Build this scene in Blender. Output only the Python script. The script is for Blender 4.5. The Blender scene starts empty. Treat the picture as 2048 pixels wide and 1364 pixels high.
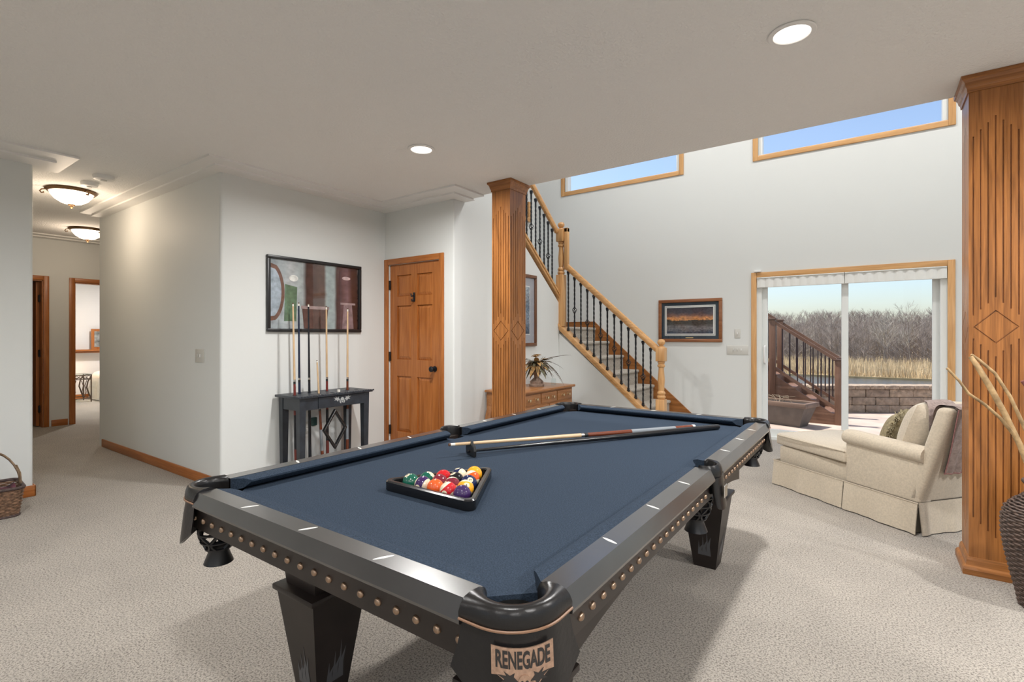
import bpy, bmesh, math, random
from mathutils import Vector, Matrix, Euler
R = math.radians
random.seed(7)
S = bpy.context.scene
COL = S.collection

# ------------------------------------------------------------------ camera, world, sun, exposure
cam_data = bpy.data.cameras.new('camera')
cam = bpy.data.objects.new('camera', cam_data); COL.objects.link(cam)
cam.location = (0, 0, 1.2705); cam.rotation_euler = (R(90), 0, R(35.438))
cam_data.sensor_width = 36.0; cam_data.lens = 1010.2 / 2048 * 36
cam_data.shift_y = -9.6 / 2048; cam_data.clip_start = 0.05; cam_data.clip_end = 600
S.camera = cam
S.view_settings.view_transform = 'Standard'; S.view_settings.look = 'None'
S.view_settings.gamma = 1; S.view_settings.use_curve_mapping = False
S.view_settings.exposure = 0.12

world = bpy.data.worlds.new('sky'); S.world = world; world.use_nodes = True
wn = world.node_tree.nodes; wl = world.node_tree.links
for n in list(wn): wn.remove(n)
sky = wn.new('ShaderNodeTexSky'); sky.sky_type = 'NISHITA'; sky.sun_disc = False
sky.sun_elevation = R(62); sky.sun_rotation = R(-80); sky.air_density = 1.0; sky.dust_density = 1.6; sky.ozone_density = 2.0
bg = wn.new('ShaderNodeBackground'); bg.inputs['Strength'].default_value = 0.20
wo = wn.new('ShaderNodeOutputWorld')
wl.new(sky.outputs[0], bg.inputs[0]); wl.new(bg.outputs[0], wo.inputs[0])

sun_d = bpy.data.lights.new('sun', 'SUN'); sun_d.energy = 5.5; sun_d.angle = R(3); sun_d.color = (1, .95, .87)
sun = bpy.data.objects.new('sun', sun_d); COL.objects.link(sun)
sun.rotation_euler = Vector((.40, .07, -.90)).to_track_quat('-Z', 'Y').to_euler()      # high from the left, slightly behind the house: lights patio and far bank, never enters the room

# ------------------------------------------------------------------ helpers
class MB:
    """collects geometry, builds one mesh object"""
    def __init__(s): s.v = []; s.f = []
    def add(s, vs, fs):
        o = len(s.v); s.v += [tuple(p) for p in vs]; s.f += [tuple(i + o for i in f) for f in fs]; return s
    def box(s, lo, hi, rot=None, piv=None):
        x0, y0, z0 = lo; x1, y1, z1 = hi
        vs = [(x0,y0,z0),(x1,y0,z0),(x1,y1,z0),(x0,y1,z0),(x0,y0,z1),(x1,y0,z1),(x1,y1,z1),(x0,y1,z1)]
        if rot is not None:
            c = Vector(piv) if piv is not None else Vector(((x0+x1)/2,(y0+y1)/2,(z0+z1)/2))
            vs = [tuple(c + rot @ (Vector(p) - c)) for p in vs]
        return s.add(vs, [(0,3,2,1),(4,5,6,7),(0,1,5,4),(1,2,6,5),(2,3,7,6),(3,0,4,7)])
    def prism(s, poly, a, b, axis='z'):
        """poly in the two other axes (order x,y / x,z / y,z), extruded a..b along axis"""
        def P(u, v, w): return (u, v, w) if axis == 'z' else ((u, w, v) if axis == 'y' else (w, u, v))
        n = len(poly)
        vs = [P(u, v, a) for u, v in poly] + [P(u, v, b) for u, v in poly]
        fs = [tuple(range(n))[::-1], tuple(range(n, 2*n))] + [(i, (i+1) % n, n+(i+1) % n, n+i) for i in range(n)]
        return s.add(vs, fs)
    def tube(s, path, rad, n=8, cap=True, sx=1.0, up=None):
        path = [Vector(p) for p in path]; m = len(path)
        if not hasattr(rad, '__len__'): rad = [rad] * m
        vs = []; fs = []; prev = None
        for i, p in enumerate(path):
            t = (path[min(i+1, m-1)] - path[max(i-1, 0)]).normalized()
            if prev is None:
                u = Vector(up) if up is not None else (Vector((0,0,1)) if abs(t.z) < .9 else Vector((1,0,0)))
            else: u = prev
            u = (u - t * u.dot(t))
            u = u.normalized() if u.length > 1e-6 else Vector((1,0,0)); prev = u
            w = t.cross(u)
            for k in range(n):
                a = 2*math.pi*k/n
                vs.append(p + (u*math.cos(a) + w*math.sin(a)*sx) * rad[i])
        for i in range(m-1):
            for k in range(n):
                k2 = (k+1) % n
                fs.append((i*n+k, i*n+k2, (i+1)*n+k2, (i+1)*n+k))
        if cap: fs += [tuple(range(n))[::-1], tuple(range((m-1)*n, m*n))]
        return s.add(vs, fs)
    def ring(s, c, r, rad, nu=24, nv=6, axis='z', a0=0, a1=360, ry=None):
        pts = []
        full = abs(a1-a0) >= 360
        N = nu if full else nu+1
        for i in range(N):
            a = R(a0 + (a1-a0)*i/nu); u = r*math.cos(a); v = (ry or r)*math.sin(a)
            pts.append(Vector(c) + Vector((u,v,0) if axis == 'z' else ((u,0,v) if axis == 'y' else (0,u,v))))
        if full: pts.append(pts[0].copy())
        return s.tube(pts, rad, nv, cap=not full)
    def lathe(s, prof, c=(0,0,0), n=24, axis='z', cap=True):
        """prof: list of (radius, height)"""
        m = len(prof); vs = []; fs = []
        for r, h in prof:
            for k in range(n):
                a = 2*math.pi*k/n; x, y = r*math.cos(a), r*math.sin(a)
                q = (x, y, h) if axis == 'z' else ((x, h, y) if axis == 'y' else (h, x, y))
                vs.append((c[0]+q[0], c[1]+q[1], c[2]+q[2]))
        for i in range(m-1):
            for k in range(n):
                k2 = (k+1) % n; fs.append((i*n+k, i*n+k2, (i+1)*n+k2, (i+1)*n+k))
        if cap: fs += [tuple(range(n))[::-1], tuple(range((m-1)*n, m*n))]
        return s.add(vs, fs)
    def sphere(s, c, r, nu=20, nv=12, sc=(1,1,1), rot=None):
        vs = []; fs = []
        for j in range(nv+1):
            t = math.pi*j/nv
            for k in range(nu):
                a = 2*math.pi*k/nu
                q = Vector((r*sc[0]*math.sin(t)*math.cos(a), r*sc[1]*math.sin(t)*math.sin(a), r*sc[2]*math.cos(t)))
                if rot is not None: q = rot @ q
                vs.append(Vector(c)+q)
        for j in range(nv):
            for k in range(nu):
                k2 = (k+1) % nu; fs.append((j*nu+k, (j+1)*nu+k, (j+1)*nu+k2, j*nu+k2))
        return s.add(vs, fs)
    def grid(s, fn, nu, nv, closed_u=False):
        vs = [fn(i/(nu if closed_u else nu-1), j/(nv-1)) for j in range(nv) for i in range(nu)]
        fs = []
        for j in range(nv-1):
            for i in range(nu if closed_u else nu-1):
                i2 = (i+1) % nu; fs.append((j*nu+i, j*nu+i2, (j+1)*nu+i2, (j+1)*nu+i))
        return s.add(vs, fs)
    def rbox(s, lo, hi, r=.02, seg=3, rot=None, piv=None, fn=None):
        bm = bmesh.new(); bmesh.ops.create_cube(bm, size=1)
        for v in bm.verts: v.co = Vector([lo[i] + (v.co[i]+.5)*(hi[i]-lo[i]) for i in range(3)])
        bmesh.ops.bevel(bm, geom=bm.edges[:], offset=min(r, .49*min(hi[i]-lo[i] for i in range(3))), segments=seg, profile=.5, affect='EDGES')
        c = Vector(piv) if piv is not None else (Vector(lo)+Vector(hi))/2
        vs = []
        for v in bm.verts:
            p = v.co.copy()
            if fn: p = Vector(fn(p))
            if rot is not None: p = c + rot @ (p-c)
            vs.append(tuple(p))
        bm.verts.index_update()
        fs = [tuple(v.index for v in f.verts) for f in bm.faces]; bm.free()
        return s.add(vs, fs)
    def xf(s, mtx):
        s.v = [tuple(mtx @ Vector(p)) for p in s.v]; return s
    def mesh(s, name, smooth=30, fix=True):
        me = bpy.data.meshes.new(name); me.from_pydata(s.v, [], s.f)
        if fix:
            bm = bmesh.new(); bm.from_mesh(me); bmesh.ops.recalc_face_normals(bm, faces=bm.faces[:]); bm.to_mesh(me); bm.free()
        if smooth:
            me.shade_smooth(); me.set_sharp_from_angle(angle=R(smooth))
        me.update(); return me
    def build(s, name, mat, parent=None, org=None, smooth=30, fix=True, **props):
        if org is not None: s.v = [(p[0]-org[0], p[1]-org[1], p[2]-org[2]) for p in s.v]
        me = s.mesh(name, smooth, fix)
        if mat is not None: me.materials.append(mat)
        return link(name, me, parent, **props)

def link(name, me, parent=None, loc=None, **props):
    o = bpy.data.objects.new(name, me); COL.objects.link(o)
    if parent is not None: o.parent = parent
    if loc is not None: o.location = loc
    for k, v in props.items(): o[k] = v
    return o
def thing(name, label, cat, loc=(0,0,0), rz=0, group=None):
    o = bpy.data.objects.new(name, None); COL.objects.link(o); o.empty_display_size = .05
    o.location = loc; o.rotation_euler = (0, 0, rz); o['label'] = label; o['category'] = cat
    if group: o['group'] = group
    return o
def tag(o, label, cat, group=None):
    o['label'] = label; o['category'] = cat
    if group: o['group'] = group
    return o
def struct(o, label=None):
    o['kind'] = 'structure'
    if label: o['label'] = label
    return o
def Rx(a): return Matrix.Rotation(a, 3, 'X')
def Ry(a): return Matrix.Rotation(a, 3, 'Y')
def Rz(a): return Matrix.Rotation(a, 3, 'Z')

# ------------------------------------------------------------------ materials
MATS = {}
def base(name):
    m = bpy.data.materials.new(name); m.use_nodes = True; nt = m.node_tree
    return m, nt, nt.nodes['Principled BSDF']
def setp(b, rough=.5, metal=0, spec=.5):
    b.inputs['Roughness'].default_value = rough; b.inputs['Metallic'].default_value = metal
    b.inputs['Specular IOR Level'].default_value = spec
def mat(name, col, rough=.5, metal=0, spec=.5, var=None, bump=None, coat=0):
    """var=(scale, amount) colour variation; bump=(scale, strength, distance)"""
    if name in MATS: return MATS[name]
    m, nt, b = base(name); setp(b, rough, metal, spec)
    b.inputs['Base Color'].default_value = (*col, 1)
    if coat: b.inputs['Coat Weight'].default_value = coat; b.inputs['Coat Roughness'].default_value = .08
    if var or bump: tc = nt.nodes.new('ShaderNodeTexCoord')
    if var:
        no = nt.nodes.new('ShaderNodeTexNoise'); no.inputs['Scale'].default_value = var[0]; no.inputs['Detail'].default_value = 4
        nt.links.new(tc.outputs['Object'], no.inputs['Vector'])
        rp = nt.nodes.new('ShaderNodeValToRGB'); a = var[1]
        rp.color_ramp.elements[0].position = .3; rp.color_ramp.elements[1].position = .7
        rp.color_ramp.elements[0].color = (*[max(0, c*(1-a)) for c in col], 1); rp.color_ramp.elements[1].color = (*[min(1, c*(1+a)) for c in col], 1)
        nt.links.new(no.outputs['Fac'], rp.inputs['Fac']); nt.links.new(rp.outputs['Color'], b.inputs['Base Color'])
    if bump:
        nb = nt.nodes.new('ShaderNodeTexNoise'); nb.inputs['Scale'].default_value = bump[0]; nb.inputs['Detail'].default_value = 3
        nt.links.new(tc.outputs['Object'], nb.inputs['Vector'])
        bp = nt.nodes.new('ShaderNodeBump'); bp.inputs['Strength'].default_value = bump[1]; bp.inputs['Distance'].default_value = bump[2] if len(bump) > 2 else .01
        nt.links.new(nb.outputs['Fac'], bp.inputs['Height']); nt.links.new(bp.outputs['Normal'], b.inputs['Normal'])
    MATS[name] = m; return m
def wood(name, c1, c2, axis='z', rough=.35, fine=1.0, spec=.5):
    """grain running along axis"""
    if name in MATS: return MATS[name]
    m, nt, b = base(name); setp(b, rough, 0, spec)
    tc = nt.nodes.new('ShaderNodeTexCoord')
    def noise(across, along, det, dist):
        mp = nt.nodes.new('ShaderNodeMapping'); k = [across]*3; k['xyz'.index(axis)] = along
        mp.inputs['Scale'].default_value = k
        no = nt.nodes.new('ShaderNodeTexNoise'); no.inputs['Scale'].default_value = 1; no.inputs['Detail'].default_value = det; no.inputs['Distortion'].default_value = dist
        nt.links.new(tc.outputs['Object'], mp.inputs['Vector']); nt.links.new(mp.outputs[0], no.inputs['Vector']); return no
    n1 = noise(22*fine, 1.6*fine, 3, 1.2); n2 = noise(170*fine, 5*fine, 2, .2)
    mx = nt.nodes.new('ShaderNodeMix'); mx.data_type = 'FLOAT'; mx.inputs[0].default_value = .4
    nt.links.new(n1.outputs['Fac'], mx.inputs[2]); nt.links.new(n2.outputs['Fac'], mx.inputs[3])
    rp = nt.nodes.new('ShaderNodeValToRGB'); e = rp.color_ramp.elements
    e[0].position = .36; e[0].color = (*c1, 1); e[1].position = .62; e[1].color = (*c2, 1)
    nt.links.new(mx.outputs[0], rp.inputs['Fac']); nt.links.new(rp.outputs['Color'], b.inputs['Base Color'])
    bp = nt.nodes.new('ShaderNodeBump'); bp.inputs['Strength'].default_value = .12; bp.inputs['Distance'].default_value = .002
    nt.links.new(n2.outputs['Fac'], bp.inputs['Height']); nt.links.new(bp.outputs['Normal'], b.inputs['Normal'])
    MATS[name] = m; return m
def emit(name, col, strength):
    if name in MATS: return MATS[name]
    m, nt, b = base(name); setp(b, .6)
    b.inputs['Base Color'].default_value = (*col, 1); b.inputs['Emission Color'].default_value = (*col, 1); b.inputs['Emission Strength'].default_value = strength
    MATS[name] = m; return m
def glass(name, tint=(1,1,1), refl=.06):
    if name in MATS: return MATS[name]
    m = bpy.data.materials.new(name); m.use_nodes = True; nt = m.node_tree
    for n in list(nt.nodes): nt.nodes.remove(n)
    t = nt.nodes.new('ShaderNodeBsdfTransparent'); t.inputs[0].default_value = (*tint, 1)
    g = nt.nodes.new('ShaderNodeBsdfGlossy'); g.inputs['Roughness'].default_value = .02
    fr = nt.nodes.new('ShaderNodeFresnel'); fr.inputs['IOR'].default_value = 1.45
    mx = nt.nodes.new('ShaderNodeMixShader'); out = nt.nodes.new('ShaderNodeOutputMaterial')
    ge = nt.nodes.new('ShaderNodeNewGeometry'); iv = nt.nodes.new('ShaderNodeMath'); iv.operation = 'SUBTRACT'; iv.inputs[0].default_value = 1; ml = nt.nodes.new('ShaderNodeMath'); ml.operation = 'MULTIPLY'
    nt.links.new(ge.outputs['Backfacing'], iv.inputs[1]); nt.links.new(iv.outputs[0], ml.inputs[0]); nt.links.new(fr.outputs[0], ml.inputs[1])
    nt.links.new(ml.outputs[0], mx.inputs[0]); nt.links.new(t.outputs[0], mx.inputs[1]); nt.links.new(g.outputs[0], mx.inputs[2]); nt.links.new(mx.outputs[0], out.inputs[0])
    MATS[name] = m; return m
def carpet(name, c_lo, c_hi, patch=.12):
    if name in MATS: return MATS[name]
    m, nt, b = base(name); setp(b, .95, 0, .1)
    b.inputs['Sheen Weight'].default_value = .25
    tc = nt.nodes.new('ShaderNodeTexCoord')
    def noise(sc, det, rough=.6):
        n = nt.nodes.new('ShaderNodeTexNoise'); n.inputs['Scale'].default_value = sc; n.inputs['Detail'].default_value = det; n.inputs['Roughness'].default_value = rough
        nt.links.new(tc.outputs['Object'], n.inputs['Vector']); return n
    n1 = noise(125, 4, .8); n2 = noise(2.2, 4)
    rp = nt.nodes.new('ShaderNodeValToRGB'); e = rp.color_ramp.elements
    e[0].position = .40; e[0].color = (*c_lo, 1); e[1].position = .535; e[1].color = (*c_hi, 1)
    nt.links.new(n1.outputs['Fac'], rp.inputs['Fac'])
    r2 = nt.nodes.new('ShaderNodeMapRange'); r2.inputs[1].default_value = .3; r2.inputs[2].default_value = .7; r2.inputs[3].default_value = 1-patch; r2.inputs[4].default_value = 1+patch*.4
    nt.links.new(n2.outputs['Fac'], r2.inputs[0])
    mu = nt.nodes.new('ShaderNodeMix'); mu.data_type = 'RGBA'; mu.blend_type = 'MULTIPLY'; mu.inputs[0].default_value = 1
    nt.links.new(rp.outputs['Color'], mu.inputs[6]); nt.links.new(r2.outputs[0], mu.inputs[7]); nt.links.new(mu.outputs[2], b.inputs['Base Color'])
    bp = nt.nodes.new('ShaderNodeBump'); bp.inputs['Strength'].default_value = .9; bp.inputs['Distance'].default_value = .012
    nt.links.new(n1.outputs['Fac'], bp.inputs['Height']); nt.links.new(bp.outputs['Normal'], b.inputs['Normal'])
    MATS[name] = m; return m
def ramp_print(name, stops, axis='z', noise=.25, scale=6, rough=.25, calm=.45):
    """a flat print: colour ramp along a generated axis, stirred by noise"""
    m, nt, b = base(name); setp(b, rough)
    tc = nt.nodes.new('ShaderNodeTexCoord'); sp = nt.nodes.new('ShaderNodeSeparateXYZ'); nt.links.new(tc.outputs['Generated'], sp.inputs[0])
    no = nt.nodes.new('ShaderNodeTexNoise'); no.inputs['Scale'].default_value = scale; no.inputs['Detail'].default_value = 6; nt.links.new(tc.outputs['Generated'], no.inputs['Vector'])
    ma = nt.nodes.new('ShaderNodeMath'); ma.operation = 'MULTIPLY_ADD'; ma.inputs[1].default_value = noise
    sub = nt.nodes.new('ShaderNodeMath'); sub.operation = 'SUBTRACT'; sub.inputs[1].default_value = .5
    nt.links.new(no.outputs['Fac'], sub.inputs[0]); nt.links.new(sub.outputs[0], ma.inputs[0]); nt.links.new(sp.outputs['XYZ'.index(axis.upper())], ma.inputs[2])
    rp = nt.nodes.new('ShaderNodeValToRGB'); cr = rp.color_ramp
    while len(cr.elements) < len(stops): cr.elements.new(.5)
    for e, (p, c) in zip(cr.elements, stops): e.position = p; e.color = (*c, 1)
    nt.links.new(ma.outputs[0], rp.inputs['Fac'])
    n2 = nt.nodes.new('ShaderNodeTexNoise'); n2.inputs['Scale'].default_value = scale*4; n2.inputs['Detail'].default_value = 5; nt.links.new(tc.outputs['Generated'], n2.inputs['Vector'])
    mr = nt.nodes.new('ShaderNodeMapRange'); mr.inputs[1].default_value = .3; mr.inputs[2].default_value = .7; mr.inputs[3].default_value = calm; mr.inputs[4].default_value = 1.2 if calm > .6 else 1.35
    nt.links.new(n2.outputs['Fac'], mr.inputs[0])
    mu = nt.nodes.new('ShaderNodeMix'); mu.data_type = 'RGBA'; mu.blend_type = 'MULTIPLY'; mu.inputs[0].default_value = 1
    nt.links.new(rp.outputs['Color'], mu.inputs[6]); nt.links.new(mr.outputs[0], mu.inputs[7]); nt.links.new(mu.outputs[2], b.inputs['Base Color'])
    b.inputs['Coat Weight'].default_value = .6; b.inputs['Coat Roughness'].default_value = .03
    return m

WALL = mat('wall_paint', (.70, .715, .70), .55, 0, .35, bump=(140, .08, .003))
CEIL = mat('ceiling_texture', (.83, .82, .80), .9, 0, .2, bump=(65, .7, .01))
WHITE = mat('white_paint', (.80, .79, .77), .5)
VINYL = mat('white_vinyl', (.78, .80, .78), .35)
CARPET = carpet('carpet_beige', (.155, .125, .098), (.585, .525, .45))
CARPET_ST = carpet('carpet_stairs', (.25, .21, .16), (.66, .60, .52), 0)
def oak(ax): return wood('oak_' + ax, (.20, .072, .016), (.40, .155, .040), ax, .33)
def oakl(ax): return wood('oak_light_' + ax, (.52, .27, .10), (.70, .40, .17), ax, .33)
def oakr(ax): return wood('oak_red_' + ax, (.30, .088, .015), (.45, .16, .038), ax, .35)
IRON = mat('black_iron', (.012, .013, .016), .4, .3)
BRONZE = mat('dark_bronze', (.02, .015, .012), .35, .5)
NAVY = mat('navy_cloth', (.029, .042, .063), .95, 0, .1, var=(300, .35), bump=(500, .15, .001))
TBLACK = mat('table_black', (.016, .014, .014), .30, 0, .6, var=(6, .3), coat=1)
TBLACK.node_tree.nodes['Principled BSDF'].inputs['Coat IOR'].default_value = 1.8; TBLACK.node_tree.nodes['Principled BSDF'].inputs['Coat Roughness'].default_value = .22
TBROWN = mat('table_brown', (.020, .014, .012), .42, 0, .4, var=(6, .3))
LEATHER = mat('black_leather', (.010, .009, .009), .30, 0, .4, bump=(90, .25, .002))
COPPER = mat('antique_copper', (.40, .28, .20), .3, 1.0, var=(40, .25))
STEEL = mat('steel', (.6, .58, .55), .22, 1.0)
GLASS = glass('window_glass')

# ------------------------------------------------------------------ the shell
XP, YH, YD, XN, YS, YW = -4.39, 2.007, 3.743, -3.372, 5.812, 6.9
ZC, ZM, YE, ZT = 2.661, 2.631, 3.888, 5.4
struct(MB().box((-14, -4.2, -.12), (4.6, 7.05, 0)).build('floor', CARPET), 'beige speckled carpet')
struct(MB().box((-14, -4.2, ZC), (4.6, YE, 2.92)).build('ceiling', CEIL), 'textured white ceiling')
struct(MB().box((-4.6, 3.7, ZT), (4.6, 7.6, 5.6)).build('ceiling_upper', CEIL))
struct(MB().box((-14, YE, ZC), (-4.6, 7.05, 2.92)).build('ceiling_bedroom', CEIL))
def wall_holes(name, x0, x1, z0, z1, a, b, holes, axis, m=WALL):
    """wall in the plane of axis between a..b, rectangular holes (u0,u1,v0,v1)"""
    us = sorted({x0, x1, *[h[0] for h in holes], *[h[1] for h in holes]}); vs = sorted({z0, z1, *[h[2] for h in holes], *[h[3] for h in holes]})
    mb = MB()
    for i in range(len(us)-1):
        for j in range(len(vs)-1):
            uc, vc = (us[i]+us[i+1])/2, (vs[j]+vs[j+1])/2
            if any(h[0] < uc < h[1] and h[2] < vc < h[3] for h in holes): continue
            if axis == 'y': mb.box((us[i], a, vs[j]), (us[i+1], b, vs[j+1]))
            else: mb.box((a, us[i], vs[j]), (b, us[i+1], vs[j+1]))
    return struct(mb.build(name, m, smooth=0))
SL0, SL1, SLT = -1.165, .643, 2.0        # slider opening
HW = [(-3.90, -2.125), (-1.15, .65), (1.35, 3.2)]   # high windows
HS = 3.515
wall_holes('wall_windows', -4.6, 4.6, 0, ZT, YW, YW+.16, [(SL0, SL1, -.01, SLT)] + [(a, b, HS, 4.9) for a, b in HW] + [(1.35, 3.6, .55, 2.2)], 'y')
wall_holes('wall_right', -4.2, 7.05, 0, ZT, 4.5, 4.65, [(-3, -1, .6, 2.3), (.2, 2.2, .6, 2.3), (4.4, 6.2, .6, 4.6)], 'x')  # unseen window openings, made up to let in more daylight
wall_holes('wall_back', -6, 4.6, 0, ZC, -4.2, -4.05, [(-3.6, -1.6, .6, 2.3), (0, 2.2, .6, 2.3)], 'y')  # window openings added behind the camera as a daylight source
struct(MB().box((XN, YE, 2.92), (4.6, YE+.12, ZT)).build('wall_upper', WALL))  # unseen wall, added to close the upper space and control the light
struct(MB().box((-4.6, 3.75, 0), (-4.45, 7.05, ZT)).build('wall_stairwell', WALL))
# rounded-corner wall ends
def rounded(pts, r, idx, n=5):
    out = []
    for i, p in enumerate(pts):
        if i not in idx: out.append(p); continue
        a = Vector(pts[i-1]) - Vector(p); b = Vector(pts[(i+1) % len(pts)]) - Vector(p); a.normalize(); b.normalize(); P = Vector(p)
        for k in range(n+1):
            t = k/n; q = P + a*r*(1-t)**2 + b*r*t**2
            out.append((q.x, q.y))
    return out
struct(MB().prism(rounded([(-5.6, -4.2), (-5.43, -4.2), (-5.43, 1.066), (-5.6, 1.066)], .03, {2, 3}), 0, ZM+.02).build('wall_left', WALL))
struct(MB().prism(rounded([(-7.2, YH), (XP, YH), (XP, YD+.1), (XP-.12, YD+.1), (XP-.12, YH+.12), (-7.2, YH+.12)], .03, {1}), 0, ZM+.02).build('wall_hall', WALL))
D0, D1, DT = -4.325, -3.56, 2.05
struct(MB().box((XP-.02, YD, 0), (D0, YD+.12, ZM+.02)).box((D0, YD, DT), (D1, YD+.12, ZM+.02))
       .prism(rounded([(D1, YD), (XN, YD), (XN, YD+.12), (D1, YD+.12)], .018, {1}), 0, ZM+.02).build('wall_closet', WALL))
struct(MB().prism([(YD+.12, 0), (YS+.06, 0), (YS+.06, 1.66), (YD+.12, 3.25)], XN-.12, XN, 'x').build('wall_nook', WALL))
struct(MB().prism([(XN-.1, 0), (-2.03, 0), (-2.03, .20), (XN-.1, 1.39)], YS, YS+.1, 'y').build('wall_understair', WALL))
# hall far wall with two door openings, bedroom beyond
FX = -9.4
wall_holes('wall_hall_far', .5, 6.5, 0, ZM+.02, FX-.12, FX, [(1.25, 1.945, -.01, 2.05), (2.285, 3.1, -.01, 2.05)], 'x')
struct(MB().box((FX, .78, 0), (-5.6, .9, ZM+.02)).build('wall_hall_side', WALL))
struct(MB().box((-7.32, YH, 0), (-7.2, 6.5, ZM+.02)).box((-9.4, 6.4, 0), (-7.2, 6.5, ZM+.02)).build('wall_hall_return', WALL))
BEDW = mat('bedroom_paint', (.72, .70, .68), .6)
struct(MB().box((-13.3, .8, 0), (-13.1, 6.5, ZM+.02)).box((-13.3, 6.4, 0), (FX, 6.5, ZM+.02)).box((-13.3, 2.0, 0), (FX-.12, 2.1, ZM+.02)).box((-13.3, .7, 0), (FX, .8, ZM+.02)).build('wall_bedroom', BEDW))
struct(MB().box((-13.1, 2.1, .97), (-12.9, 6.4, 1.0)).box((-13.1, 2.1, .93), (-13.04, 6.4, .97)).build('trim_ledge', oakr('y')), 'oak ledge along the bedroom wall')

# stepped ceiling moulding: two thin plates following the walls
def plate(pts, z0, z1, name, k):
    return struct(MB().prism(pts, z0, z1).build(name, WHITE))
def mould(n, path_pts_fn):
    for k, (off, z0) in enumerate(((.285, 2.646), (.145, ZM))):
        plate(path_pts_fn(off), z0, ZC+.005 if k == 0 else 2.6465, 'trim_%d' % (n*2+k+1), k)
mould(0, lambda o: [(-7.2, YH), (-7.2, YH-o*.75), (XP+o, YH-o*.75), (XP+o, YD-o), (XN+o*.95, YD-o), (XN+o*.95, YE if o > .2 else YE+.02), (XN, YE if o > .2 else YE+.02), (XN, YD), (XP, YD), (XP, YH)])
mould(1, lambda o: [(-5.43, -4.0), (-5.43+o*1.45, -4.0), (-5.43+o*1.45, 1.066+o*.65), (-5.43, 1.066+o*.65), (-5.6, 1.066+o*.65), (-5.6, -4.0)])
mould(2, lambda o: [(FX, .9), (FX+o, .9), (FX+o, 4.0), (FX, 4.0)])
# baseboards
def bb(name, lo, hi, m): return struct(MB().rbox(lo, hi, .006, 2).build(name, m), 'oak baseboard')
bb('baseboard_hall', (-7.21, YH-.014, 0), (XP, YH+.002, .088), oakr('x'))
bb('baseboard_poster', (XP-.002, YH-.014, 0), (XP+.014, YD, .088), oakr('y'))
bb('baseboard_left', (-5.432, -4.0, 0), (-5.416, 1.08, .088), oakr('y'))
bb('baseboard_left_end', (-5.6, 1.066, 0), (-5.416, 1.08, .088), oakr('x'))
bb('baseboard_hall_far', (FX, 2.03, 0), (FX+.014, 2.21, .09), oakr('y'))
bb('baseboard_nook', (XN-.002, YD, 0), (XN+.014, YS, .088), oak('y'))
bb('baseboard_understair', (XN, YS-.014, 0), (-2.063, YS+.002, .088), oak('x'))
bb('baseboard_windows', (-1.75, YW-.014, 0), (-1.225, YW+.002, .088), oak('x'))
bb('baseboard_closet', (D1+.06, YD-.014, 0), (XN, YD+.002, .088), oak('x'))

# ------------------------------------------------------------------ six panel closet door
def casing(mb_or_name, u0, u1, top, plane, axis, parent, m_v, m_h, w=.062, t=.018, sgn=-1):
    """door casing: two jamb boards and a head; plane = wall face, sticks out sgn*t"""
    lo, hi = sorted((plane, plane+sgn*t))
    def B(ua, ub, za, zb):
        return ((ua, lo, za), (ub, hi, zb)) if axis == 'y' else ((lo, ua, za), (hi, ub, zb))
    for a, b in ((u0-w, u0), (u1, u1+w)):
        MB().rbox(*B(a, b, 0, top+w), .005, 2).build('casing_board', m_v, parent)
    MB().rbox(*B(u0, u1, top, top+w), .005, 2).build('casing_board', m_h, parent)
d1 = struct(MB().box((D0, YD+.02, .01), (D0+.012, YD+.11, DT)).box((D1-.012, YD+.02, .01), (D1, YD+.11, DT)).box((D0, YD+.02, DT-.012), (D1, YD+.11, DT)).build('door_1', oakr('z')), 'six panel oak closet door with black knob')
casing(None, D0, D1, DT, YD, 'y', d1, oakr('z'), oakr('x'))
dx0, dx1 = D0+.014, D1-.014
dw = dx1-dx0
# stiles and rails of the slab, panels recessed
SY0, SY1 = YD+.012, YD+.05
cols = [(dx0+.105, dx0+dw/2-.045), (dx0+dw/2+.045, dx1-.105)]
rows = [(.24, .84), (1.02, 1.60), (1.70, 1.93)]
slab = MB()
slab.box((dx0, SY0, .012), (cols[0][0], SY1, DT-.014)); slab.box((cols[1][1], SY0, .012), (dx1, SY1, DT-.014)); slab.box((cols[0][1], SY0, .012), (cols[1][0], SY1, DT-.014))
for c0, c1 in cols:
    zs = [.012] + [z for r in rows for z in r] + [DT-.014]
    for k in range(0, len(zs), 2): slab.box((c0, SY0, zs[k]), (c1, SY1, zs[k+1]))
slab = slab.build('slab', oakr('z'), d1)
for c0, c1 in cols:
    for z0, z1 in rows:
        mb = MB(); b = .035
        a = [(c0, SY0+.016, z0), (c1, SY0+.016, z0), (c1, SY0+.016, z1), (c0, SY0+.016, z1)]
        c = [(c0+b, SY0+.005, z0+b), (c1-b, SY0+.005, z0+b), (c1-b, SY0+.005, z1-b), (c0+b, SY0+.005, z1-b)]
        mb.add(a + c, [(4,5,6,7), (0,1,5,4), (1,2,6,5), (2,3,7,6), (3,0,4,7)])
        mb.build('panel', oakr('z'), slab, smooth=0)
for z in (.25, 1.05, 1.83): MB().rbox((D0+.002, YD-.006, z-.05), (D0+.022, YD+.014, z+.05), .004, 2).build('hinge', IRON, d1)
MB().lathe([(.003, 0), (.030, 0), (.030, .006), (.012, .01), (.012, .03), (.022, .036), (.030, .05), (.029, .062), (.018, .07), (.002, .071)], (0,0,0), 20, 'y').xf(Matrix.Translation((-3.64, SY0, .935)) @ Matrix.Rotation(math.pi, 4, 'Z')).build('knob', IRON, d1)
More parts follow.
